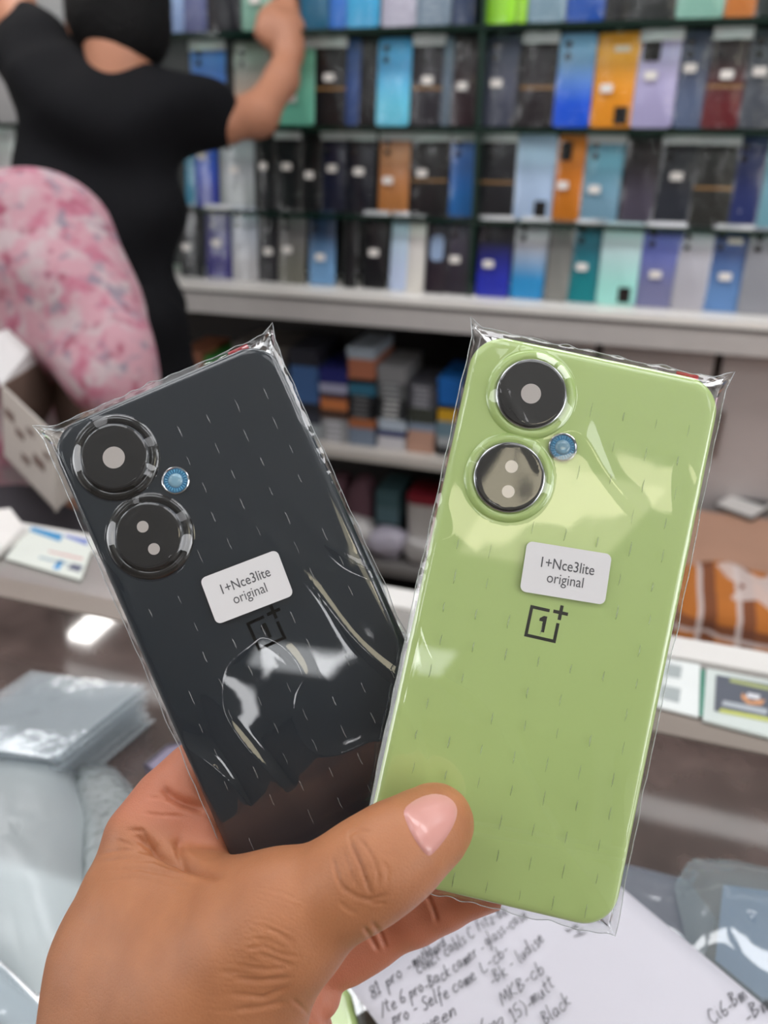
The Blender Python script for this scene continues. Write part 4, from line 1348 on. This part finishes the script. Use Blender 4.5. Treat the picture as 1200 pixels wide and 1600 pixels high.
def back_cover(pose, name_label, colour, ring_colour, logo_m, cams, flash, holes, lab, logo, seed, film_amp, dash_m, dashes, parts=True):
    root = empty('phone_back_cover', pose, name_label, 'phone cover')
    v, f = loops([(-.0030, -.0030), (-.0010, -.0032), (-.0001, -.0026), (0, -.0020), (-.0002, -.0012), (-.0007, -.0006), (-.0015, -.0002), (-.0026, -.00004), (-.0040, 0)], PW, PH, .0105, 10)
    shade_auto(mesh('panel', v, f, colour, root), 60)
    for ci, (cx, cy) in enumerate(cams):
        rg = MB().lathe([(.0136, -.0001), (.0133, .0004), (.0128, .0008), (.0120, .0010), (.0112, .0009), (.0108, .0006), (.0104, .0006)], n=64, cap=False).build('camera_ring', ring_colour, root)
        shade_auto(put(rg, Matrix.Translation((cx, cy, 0))), 50)
        tr = MB().lathe([(.01065, .0004), (.01065, .0013), (.0104, .0016), (.0100, .00165)], n=64, cap=False).build('trim_ring', chrome if ring_colour.name != 'ring_dark' else mat('trim_dark', (70, 72, 76), .2, metal=.9), root)
        shade_auto(put(tr, Matrix.Translation((cx, cy, 0))), 50)
        dk = MB().lathe([(.0103, .0004), (.0102, .0017), (.0098, .0020)], n=64).build('lens_cover', disc_black, root)
        shade_auto(put(dk, Matrix.Translation((cx, cy, 0))), 30)
        for hx, hy, hr in holes[ci]:
            MB().lathe([(hr, .0019), (hr, .00205)], (hx - cx, hy - cy, 0), 32).build('lens_opening', opening, dk)
    fr = MB().lathe([(.0043, -.0001), (.0043, .0007), (.0040, .0009), (.0037, .0006)], n=40, cap=False).build('flash_rim', chrome, root)
    shade_auto(put(fr, Matrix.Translation((flash[0], flash[1], 0))), 50)
    fb = MB().lathe([(.0037, 0), (.0037, .0004)], n=40).build('flash_lens', flash_blue, root)
    put(fb, Matrix.Translation((flash[0], flash[1], 0)))
    mb = MB()
    for q in range(24):
        a = 2 * PI * q / 24
        ca, sa = math.cos(a), math.sin(a)
        mb.add([(.0024 * ca - .0002 * sa, .0024 * sa + .0002 * ca, .0004), (.0035 * ca - .0003 * sa, .0035 * sa + .0003 * ca, .0004), (.0035 * ca + .0003 * sa, .0035 * sa - .0003 * ca, .0004), (.0024 * ca + .0002 * sa, .0024 * sa - .0002 * ca, .0004), (.0030 * ca, .0030 * sa, .0009)],
               [(0, 1, 4), (1, 2, 4), (2, 3, 4), (3, 0, 4)])
    mb.build('facets', mat('flash_facet', (110, 180, 215), .15, coat=.8), fb)['kind'] = 'stuff'
    shade_auto(MB().lathe([(.0023, .0003), (.0022, .0008), (.0017, .0011), (.0008, .0012)], n=32).build('core', flash_core, fb), 60)
    # logo: open square, figure one and a plus
    lg = MB()
    s, w = .00475, .00095
    lg.box(-s, -s + w, -s, s, .00001, .00006)
    lg.box(-s + w, .0011, s - w, s, .00001, .00006)
    lg.box(-s + w, s, -s, -s + w, .00001, .00006)
    lg.box(s - w, s, -s + w, .0012, .00001, .00006)
    lg.box(.0044 - .0022, .0044 + .0022, .0044 - .0005, .0044 + .0005, .00001, .00006)
    lg.box(.0044 - .0005, .0044 + .0005, .0044 + .0005, .0044 + .0022, .00001, .00006)
    lg.box(.0044 - .0005, .0044 + .0005, .0044 - .0022, .0044 - .0005, .00001, .00006)
    lg.box(-.0002, .0008, -.0024, .0024, .00001, .00006)
    lg.prism([(-.0002, .0024), (-.0013, .0015), (-.0013, .0007), (-.0002, .0007)], .00001, .00006)
    put(lg.build('logo', logo_m, root), Matrix.Translation((logo[0], logo[1], 0)))
    # paper label on the sleeve
    lb = MB().prism(rrect(.0253, .0151, .0018, 6), 0, .00012).build('label', label_white, root)
    put(lb, Matrix.Translation((lab[0], lab[1], .0013)) @ Matrix.Rotation(lab[2], 4, 'Z'))
    for txt, wd, x, y, bold in (('1+Nce3lite', .0158, 0, .0019, .00002), ('original', .0108, .0002, -.0023, 0)):
        t = text_mesh(txt, .0044, label_ink, 'lettering', lb, 0, 0, 0, bold=bold)
        xs = [p.co.x for p in t.data.vertices]
        k = wd / (max(xs) - min(xs))
        for p in t.data.vertices:
            p.co.x = p.co.x * k + x
            p.co.y = p.co.y * 1.0 + y
            p.co.z += .00015
    # red tab at the top edge
    MB().prism(rrect(.0068, .0020, .0003, 2), -.0030, -.0026).build('red_tab', tab_red, root).matrix_basis = Matrix.Translation((.0275, PH / 2 + .0002, 0))

    # clear sleeve: front sheet draped over the lenses, back sheet, seamed round the edge
    def lens_h(x, y):
        hgt = 0
        for cx, cy in cams:
            r = math.hypot(x - cx, y - cy)
            hgt = max(hgt, .0023 - max(0, r - .0098) * .62)
        return max(0, hgt)

    def front(i, j, nx, ny):
        a, b_ = i / nx * 2 - 1, j / ny * 2 - 1
        mx, my = .0012, .0015
        jag = noise.noise((a * 7 + seed, b_ * 9, 3)) * .0007
        x = a * (PW / 2 + mx) + jag * (abs(a) > .97)
        y = b_ * (PH / 2 + my) + noise.noise((a * 9, seed, 2)) * .0010 * (abs(b_) > .98)
        if abs(a) > .93 and b_ > .965:       # pulled-out corners at the top
            kx = (abs(a) - .93) / .07
            ky = (b_ - .965) / .035
            x += math.copysign(.0018 * kx * ky, a)
            y += .0026 * kx * ky
        ex_ = min(PW / 2 - abs(x), PH / 2 - abs(y))
        z = .00045 + lens_h(x, y)
        am = film_amp(x, y)
        n1 = noise.noise((x * 38 + seed, y * 16, seed)) + .25 * noise.noise((x * 90 + seed, y * 36, 5 + seed))
        rd = 1 - abs(noise.noise((x * 42 + y * 18 + seed, y * 20 - x * 6, 11 + seed)))
        z += am * (.00040 * (n1 + .3) + .0007 * (max(0, rd - .80) / .20) ** 2)
        for yy in (-.0610, -.0640):
            z += .00022 * math.exp(-((y - yy - .004 * (x / PW)) / .0006) ** 2)
        e = min(1, max(0, (ex_ + .0022) / .0044))
        e = e * e * (3 - 2 * e)
        z = z * e + (-.0019) * (1 - e)
        if ex_ < .0008:
            z += .0002 * noise.noise((x * 400, y * 400, seed)) * (1 if ex_ < -.0005 else .4)
        return x, y, max(z, .00025 if ex_ > .0035 else -.0024)
    nx, ny = 120, 250
    v = [front(i, j, nx, ny) for j in range(ny + 1) for i in range(nx + 1)]
    f = [(j * (nx + 1) + i, j * (nx + 1) + i + 1, (j + 1) * (nx + 1) + i + 1, (j + 1) * (nx + 1) + i) for j in range(ny) for i in range(nx)]
    sl = mesh('sleeve', v, f, film('held_film', (252, 253, 253), 1.48, .035), root, True)
    # back sheet shares the rim outline
    rim = [i for i in range(nx + 1)] + [(j * (nx + 1) + nx) for j in range(1, ny + 1)] + [ny * (nx + 1) + i for i in range(nx - 1, -1, -1)] + [j * (nx + 1) for j in range(ny - 1, 0, -1)]
    rv = [Vector(v[i]) for i in rim]
    inn = [Vector((p.x * .955, p.y * .975, -.0036)) for p in rv]
    n_ = len(rv)
    mesh('sleeve_back', rv + inn, [(i, n_ + i, n_ + (i + 1) % n_, (i + 1) % n_) for i in range(n_)] + [tuple(range(n_, 2 * n_))], film('held_film', (252, 253, 253), 1.48, .035), sl, True)
    # welded seam: a fine bright bead round the rim
    MB().tube(rv + rv[:1], .00016, 5).build('seam', film('seam_film', (240, 243, 244), 1.6, .1, haze=.35), sl)
    # air pockets trapped in the sleeve, in a regular grid
    mb = MB()
    rn = random.Random(seed)
    for r in range(16):
        for c in range(7):
            x = -.030 + c * .0098 + (.0 if r % 2 else .0012)
            y = .066 - r * .0096
            if any(math.hypot(x - cx, y - cy) < .0155 for cx, cy in cams) or math.hypot(x - flash[0], y - flash[1]) < .007:
                continue
            if (abs(x - lab[0]) < .014 and abs(y - lab[1]) < .009) or not dashes(x, y) or rn.random() < .12:
                continue
            ln, wd = .0020 * rn.uniform(.7, 1.15), .00013 * rn.uniform(.7, 1.6)
            bend = rn.uniform(-.00015, .00015)
            z0 = .00075
            pts = [(x + bend * math.sin(t * PI) + .00005 * rn.uniform(-1, 1), y - ln + 2 * ln * t, z0) for t in (0, .25, .5, .75, 1)]
            mb.tube(pts, [wd * .4, wd, wd, wd, wd * .4], 6)
    o = mb.build('air_pockets', dash_m, sl, True)
    o['kind'] = 'stuff'
    return root


green_m = mat('cover_green', (189, 213, 134), .38, coat=.9, var=.012, scale=20)
dark_m = mat('cover_dark', (30, 39, 48), .5, spec=.2, coat=1.0, var=.05, scale=20)
for m_ in (green_m, dark_m):
    m_.node_tree.nodes['Principled BSDF'].inputs['Coat Roughness'].default_value = .02
ring_g = mat('ring_green', (184, 210, 130), .3, coat=.8, var=.02)
ring_k = mat('ring_dark', (16, 18, 21), .18, coat=.9, var=.05)
logo_black = mat('logo_black', (34, 36, 34), .3, coat=.4)
logo_dim = mat('logo_dim', (2, 2, 2), .9, spec=0.0)


def amp_g(x, y):
    k = .25
    k += 1.7 * math.exp(-((x + .012) / .022) ** 2 - ((y - .066) / .020) ** 2)
    k += 1.1 * math.exp(-((x + .004) / .018) ** 2 - ((y - .035) / .012) ** 2)
    k += .5 * math.exp(-((y + .063) / .012) ** 2)
    return k


def amp_k(x, y):
    k = .22
    k += .8 * math.exp(-((x + .022) / .018) ** 2 - ((y - .035) / .030) ** 2)
    k += 1.3 * math.exp(-((x + .015) / .026) ** 2 - ((y + .032) / .024) ** 2)
    k += 1.1 * math.exp(-((x - .036) / .008) ** 2 - ((y - .0) / .035) ** 2)
    return k


clear_ridge = film('ridge_film', (245, 246, 246), 1.5, .2, haze=.10)
green_ridge = film('ridge_green', (228, 232, 222), 1.5, .2, haze=.06, haze_rgb=(225, 235, 205))
back_cover(POSE_G, 'light green phone back cover in clear sleeve, front one in the hand', green_m, ring_g, logo_black,
           [(-.0180, .0668), (-.0192, .0408)], (-.0054, .0532), [[(-.0182, .0667, .0030)], [(-.0193, .0440, .0019), (-.0187, .0365, .0019)]],
           (.0030, .0166, math.radians(3.3)), (-.0002, .0003), 4.7, amp_g, green_ridge, lambda x, y: x > -.034)
back_cover(POSE_K, 'dark blue-grey phone back cover in clear sleeve, rear one in the hand', dark_m, ring_k, logo_dim,
           [(-.0207, .0666), (-.0208, .0398)], (-.0067, .0525), [[(-.0209, .0665, .0034)], [(-.0213, .0432, .0018), (-.0209, .0355, .0018)]],
           (.0002, .0131, math.radians(-3.4)), (0, -.0017), 9.2, amp_k, clear_ridge, lambda x, y: x > -.012 or y < .02)

# a third cover, green, lying in its sleeve beneath the paper
u3 = on_counter([(545, 1600), (600, 1590)], ZC + .004)
lowg = empty('phone_back_cover', SHOP @ Matrix.Translation((u3[0].x + .004, u3[0].y - .070, ZC + .0052)) @ Matrix.Rotation(math.radians(32), 4, 'Z'), 'light green phone back cover lying on the counter under the paper', 'phone cover')
v, f = loops([(-.0030, -.0030), (-.0001, -.0026), (0, -.0020), (-.0007, -.0006), (-.0026, -.00004), (-.0040, 0)], PW, PH, .0105, 8)
shade_auto(mesh('panel', v, f, green_m, lowg), 60)
v, f = loops([(.0, -.0046), (.0035, -.0034), (.004, -.0030), (.003, -.0012), (0, .0006), (-.004, .0009)], PW, PH, .006, 4)
mesh('sleeve', v, f, film('held_film', (252, 253, 253), 1.48, .035), lowg, True)

# ------------------------------------------------------------------ the hand
MM = .001


def hchain(pts):
    return [(cp(a[0], a[1], a[2] * MM), a[3] * MM, cp(b_[0], b_[1], b_[2] * MM), b_[3] * MM) for a, b_ in zip(pts[:-1], pts[1:])]


back_pr = hchain([(205, 2180, 226, 36), (238, 1900, 226, 33), (250, 1720, 230, 31), (255, 1640, 232, 27)])
back_pr += hchain([(222, 1415, 240, 17), (205, 1500, 238, 19.5), (192, 1640, 236, 21)])
back_pr += hchain([(300, 1480, 233, 19), (285, 1680, 230, 25)])
back_pr += hchain([(350, 1650, 226, 20), (345, 1545, 222, 21), (430, 1450, 216, 16.5)])
back_pr += hchain([(285, 1418, 238, 12.5), (368, 1428, 228, 10.5)])
thumb_pr = hchain([(400, 1462, 217, 17), (450, 1432, 214, 15.0), (545, 1380, 211, 12.4), (592, 1350, 210.5, 12.2), (632, 1322, 213, 11.2), (676, 1290, 219.5, 9.7), (682, 1284, 220.5, 9.0)])
index_pr = hchain([(222, 1372, 246, 15.5), (232, 1315, 249, 12.5), (268, 1258, 256, 11.2), (312, 1212, 262, 10.3), (420, 1130, 266, 8.5), (500, 1090, 266, 7.5)])
pad_pr = hchain([(262, 1308, 254, 11), (305, 1298, 257, 13), (338, 1330, 258, 11.5), (352, 1362, 258, 10)])
palm_pr = hchain([(300, 1400, 256, 16), (340, 1460, 258, 17), (430, 1540, 264, 14), (420, 1680, 256, 18), (330, 1720, 246, 22)])
mid_pr = hchain([(440, 1530, 268, 11), (540, 1482, 272, 10.6), (575, 1464, 272, 10.0), (650, 1425, 269, 9.6), (690, 1408, 266, 8.8), (770, 1380, 257, 8.0)])
ring_pr = hchain([(425, 1600, 264, 10), (486, 1532, 270, 8.8), (497, 1556, 266, 7.6)])
pink_pr = hchain([(425, 1690, 258, 9), (478, 1612, 266, 8.0), (486, 1640, 262, 7)])


def hand_sdf(Q):
    d = sdf_caps(Q, back_pr, .016)
    d = smin(d, sdf_caps(Q, thumb_pr, .006), .010)
    d = smin(d, smin(sdf_caps(Q, index_pr, .006), sdf_caps(Q, pad_pr, .008), .0025), .0045)
    d = smin(d, sdf_caps(Q, palm_pr, .008), .004)
    d = smin(d, sdf_caps(Q, mid_pr, .004), .0022)
    d = smin(d, sdf_caps(Q, ring_pr, .004), .0015)
    return smin(d, sdf_caps(Q, pink_pr, .004), .0015)


def c7(pts):
    return [(60 + x * .3, 1150 + y * .3) for x, y in pts]


def c6(pts):
    return [(400 + x * .3, 1220 + y * .3) for x, y in pts]


creases = [  # polyline in picture pixels, depth mm, half-width px
    (c6([(485, 300), (515, 370), (548, 445), (575, 520), (605, 612)]), .75, 4.0), (c6([(395, 390), (415, 465), (440, 540), (475, 590)]), .5, 4),
    (c6([(535, 300), (575, 345), (618, 420), (640, 500), (630, 560)]), .45, 3.5), (c6([(445, 545), (520, 605), (600, 622), (690, 592)]), .5, 4),
    (c6([(430, 630), (480, 672), (525, 692)]), .4, 4), (c6([(480, 300), (490, 270), (540, 255), (600, 270)]), .35, 4), (c6([(660, 420), (690, 470), (680, 540)]), .3, 4),
    (c6([(560, 610), (610, 640), (680, 640)]), .3, 4), (c6([(450, 360), (470, 420), (500, 500), (530, 560)]), .3, 3),
    (c6([(0, 900), (90, 930), (200, 965)]), .6, 5), (c6([(-60, 880), (40, 860), (130, 905), (225, 920)]), .5, 4), (c6([(-90, 965), (60, 985), (175, 970)]), .6, 4.5), (c6([(-120, 1030), (20, 1045), (185, 1025)]), .8, 5),
    (c6([(-150, 1110), (40, 1130), (180, 1070)]), .6, 5), (c6([(-20, 820), (70, 835), (150, 880)]), .35, 4), (c6([(-140, 1200), (30, 1180), (160, 1150)]), .5, 6), (c6([(-200, 1000), (-80, 1000), (0, 1015)]), .35, 4),
    (c6([(20, 760), (110, 790), (200, 850)]), .25, 4), (c6([(-60, 930), (20, 945), (100, 955)]), .4, 3),
    (c7([(430, 590), (600, 608), (720, 655), (850, 700), (960, 742)]), .5, 4), (c7([(465, 490), (540, 490), (575, 540), (605, 600), (680, 625)]), .8, 5),
    (c7([(540, 400), (640, 412), (760, 420)]), .5, 4), (c7([(560, 320), (640, 325), (720, 340)]), .4, 4), (c7([(645, 258), (690, 310), (760, 350), (890, 388)]), 1.9, 11), (c7([(480, 500), (580, 575), (680, 632), (830, 694), (960, 744)]), 2.2, 13), (c7([(740, 520), (735, 600), (770, 680)]), .9, 12),
    (c7([(300, 620), (400, 600), (480, 590)]), .35, 4), (c7([(310, 660), (450, 640), (600, 650), (760, 715)]), .4, 4), (c7([(330, 700), (520, 690), (700, 725), (860, 765)]), .35, 4), (c7([(320, 760), (500, 735), (680, 770), (800, 790)]), .3, 4),
    (c7([(400, 540), (460, 560), (560, 600)]), .45, 4), (c7([(730, 540), (735, 600), (760, 650)]), .7, 9),
    (c6([(560, 760), (600, 820), (640, 890)]), .9, 5), (c6([(600, 730), (650, 800), (680, 880)]), .7, 5), (c6([(890, 590), (920, 660), (945, 740)]), .8, 5), (c6([(180, 1130), (260, 1200), (330, 1290)]), .5, 5),
]
for q in range(26):          # fine parallel skin lines across the back of the thumb
    y0 = 1395 + q * 7.5
    creases.append(([(395 - q * 4, y0 - 10), (440 - q * 3, y0 + 4 * math.sin(q)), (490 - q * 4, y0 + 22)], .14, 2.2))


def carve(V, Fc):
    n = np.zeros_like(V)
    fnorm = np.cross(V[Fc[:, 2]] - V[Fc[:, 0]], V[Fc[:, 3]] - V[Fc[:, 1]])
    for k in range(4):
        np.add.at(n, Fc[:, k], fnorm)
    n /= np.linalg.norm(n, axis=1)[:, None] + 1e-12
    if (n * (V - V.mean(0))).sum() < 0:
        n = -n
    px = np.stack([600 + F_PX * V[:, 0] / -V[:, 2], 800 + F_PX * V[:, 1] / V[:, 2]], 1)
    facing = np.clip((n * (-V / np.linalg.norm(V, axis=1)[:, None])).sum(1) * 2.2, 0, 1)
    disp = np.zeros(len(V))
    for pts, dep, wd in creases:
        pts = np.array(pts, float)
        lo, hi = pts.min(0) - 25, pts.max(0) + 25
        sel = np.where(((px > lo) & (px < hi)).all(1))[0]
        if not len(sel):
            continue
        P = px[sel]
        best = np.full(len(sel), 1e9)
        tt = np.zeros(len(sel))
        L = len(pts) - 1
        for i in range(L):
            a, b_ = pts[i], pts[i + 1]
            t = np.clip(((P - a) @ (b_ - a)) / ((b_ - a) @ (b_ - a)), 0, 1)
            dd = np.linalg.norm(P - a - t[:, None] * (b_ - a), axis=1)
            m_ = dd < best
            best[m_] = dd[m_]
            tt[m_] = (i + t[m_]) / L
        wd = wd * .62
        taper = np.clip(np.minimum(tt, 1 - tt) * 6, 0.15, 1)
        disp[sel] += taper * dep * MM * (np.exp(-(best / wd) ** 2) - .10 * np.exp(-((best - 2.2 * wd) / wd) ** 2))
    return V - n * (disp * facing)[:, None]


skin = bpy.data.materials.new('skin')
skin.use_nodes = True
nt = skin.node_tree
b = nt.nodes['Principled BSDF']
b.inputs['Roughness'].default_value = .46
b.inputs['Subsurface Weight'].default_value = .12
b.inputs['Subsurface Radius'].default_value = (.004, .0015, .0008)
b.inputs['Subsurface Scale'].default_value = .6
at = nt.nodes.new('ShaderNodeAttribute')
at.attribute_name = 'palm'
tc = nt.nodes.new('ShaderNodeTexCoord')
nz = nt.nodes.new('ShaderNodeTexNoise')
nz.inputs['Scale'].default_value = 90
nz.inputs['Detail'].default_value = 5
nt.links.new(tc.outputs['Object'], nz.inputs['Vector'])
mxa = nt.nodes.new('ShaderNodeMix')
mxa.data_type = 'RGBA'
mxa.inputs[6].default_value = lin((158, 100, 66))
mxa.inputs[7].default_value = lin((190, 128, 88))
nt.links.new(nz.outputs['Fac'], mxa.inputs[0])
mxb = nt.nodes.new('ShaderNodeMix')
mxb.data_type = 'RGBA'
mxb.inputs[7].default_value = lin((192, 120, 92))
nt.links.new(mxa.outputs[2], mxb.inputs[6])
nt.links.new(at.outputs['Fac'], mxb.inputs[0])
nt.links.new(mxb.outputs[2], b.inputs['Base Color'])
vo = nt.nodes.new('ShaderNodeTexVoronoi')
vo.feature = 'DISTANCE_TO_EDGE'
vo.inputs['Scale'].default_value = 1350
mp = nt.nodes.new('ShaderNodeMapping')
mp.inputs['Rotation'].default_value = (0, 0, .6)
mp.inputs['Scale'].default_value = (1, .55, .7)
nt.links.new(tc.outputs['Object'], mp.inputs[0])
nt.links.new(mp.outputs[0], vo.inputs['Vector'])
pw = nt.nodes.new('ShaderNodeMath')
pw.operation = 'MINIMUM'
pw.inputs[1].default_value = .12
nt.links.new(vo.outputs['Distance'], pw.inputs[0])
bp = nt.nodes.new('ShaderNodeBump')
bp.inputs['Strength'].default_value = .32
bp.inputs['Distance'].default_value = .0011
nt.links.new(pw.outputs[0], bp.inputs['Height'])
nt.links.new(bp.outputs['Normal'], b.inputs['Normal'])

hand = body('hand', hand_sdf, cp(20, 2260, .25)[:2] + (-.292,), (.037, -.044, -.180), .0012, skin, None, CMAT, 3, carve, True)
tag(hand, 'hand pinching two phone back covers, thumb across the green one', 'hand')
Vh = np.empty(len(hand.data.vertices) * 3, np.float32)
hand.data.vertices.foreach_get('co', Vh)
Vh = Vh.reshape(-1, 3)
db = np.minimum(sdf_caps(Vh, back_pr, .01), sdf_caps(Vh, thumb_pr, .005))
dp = np.minimum.reduce([sdf_caps(Vh, q, .004) for q in (palm_pr, pad_pr, mid_pr, ring_pr, pink_pr, index_pr[2:])])
wgt = 1 / (1 + np.exp(-(db - dp) / .003))
atr = hand.data.attributes.new('palm', 'FLOAT', 'POINT')
atr.data.foreach_set('value', wgt.astype(np.float32))

# thumbnail laid on the skin
bv = BVHTree.FromPolygons([tuple(q) for q in Vh], [tuple(p.vertices) for p in hand.data.polygons])
nail_px = [(629, 1266), (648, 1248), (672, 1239), (696, 1241), (712, 1253), (716, 1270), (709, 1292), (694, 1316), (674, 1338), (664, 1336), (650, 1318), (637, 1294)]
ncx, ncy = sum(p[0] for p in nail_px) / 12, sum(p[1] for p in nail_px) / 12
rings, v, f = 7, [], []
fine = []
m_ = len(nail_px)
for i in range(m_):
    for t in (0, .25, .5, .75):
        q0, q1, q2, q3 = [Vector(nail_px[(i + k) % m_]) for k in (-1, 0, 1, 2)]
        fine.append(.5 * ((2 * q1) + (q2 - q0) * t + (2 * q0 - 5 * q1 + 4 * q2 - q3) * t * t + (3 * q1 - 3 * q2 + q3 - q0) * t ** 3))
m_ = len(fine)


def nail_pt(px, py, lift):
    d = Vector(cp(px, py, 1.0)).normalized()
    hit, nrm, _, _ = bv.ray_cast(Vector((0, 0, 0)), d)
    if hit is None:
        hit, nrm, _, _ = bv.find_nearest(d * .222)
    if nrm.dot(d) > 0:
        nrm = -nrm
    return hit - d * lift


v.append(nail_pt(ncx, ncy, .0007))
for r in range(1, rings + 1):
    k = r / rings
    for q in fine:
        v.append(nail_pt(ncx + (q.x - ncx) * k, ncy + (q.y - ncy) * k, .0007 if r < rings else -.0003))
for i in range(m_):
    f.append((0, 1 + i, 1 + (i + 1) % m_))
for r in range(rings - 1):
    for i in range(m_):
        j = (i + 1) % m_
        f.append((1 + r * m_ + i, 1 + (r + 1) * m_ + i, 1 + (r + 1) * m_ + j, 1 + r * m_ + j))
nm = mat('nail', (206, 148, 140), .28, coat=.4, var=.06, scale=140)
nail = mesh('thumbnail', v, f, nm, hand, True)
nail['label'] = 'pink thumbnail'
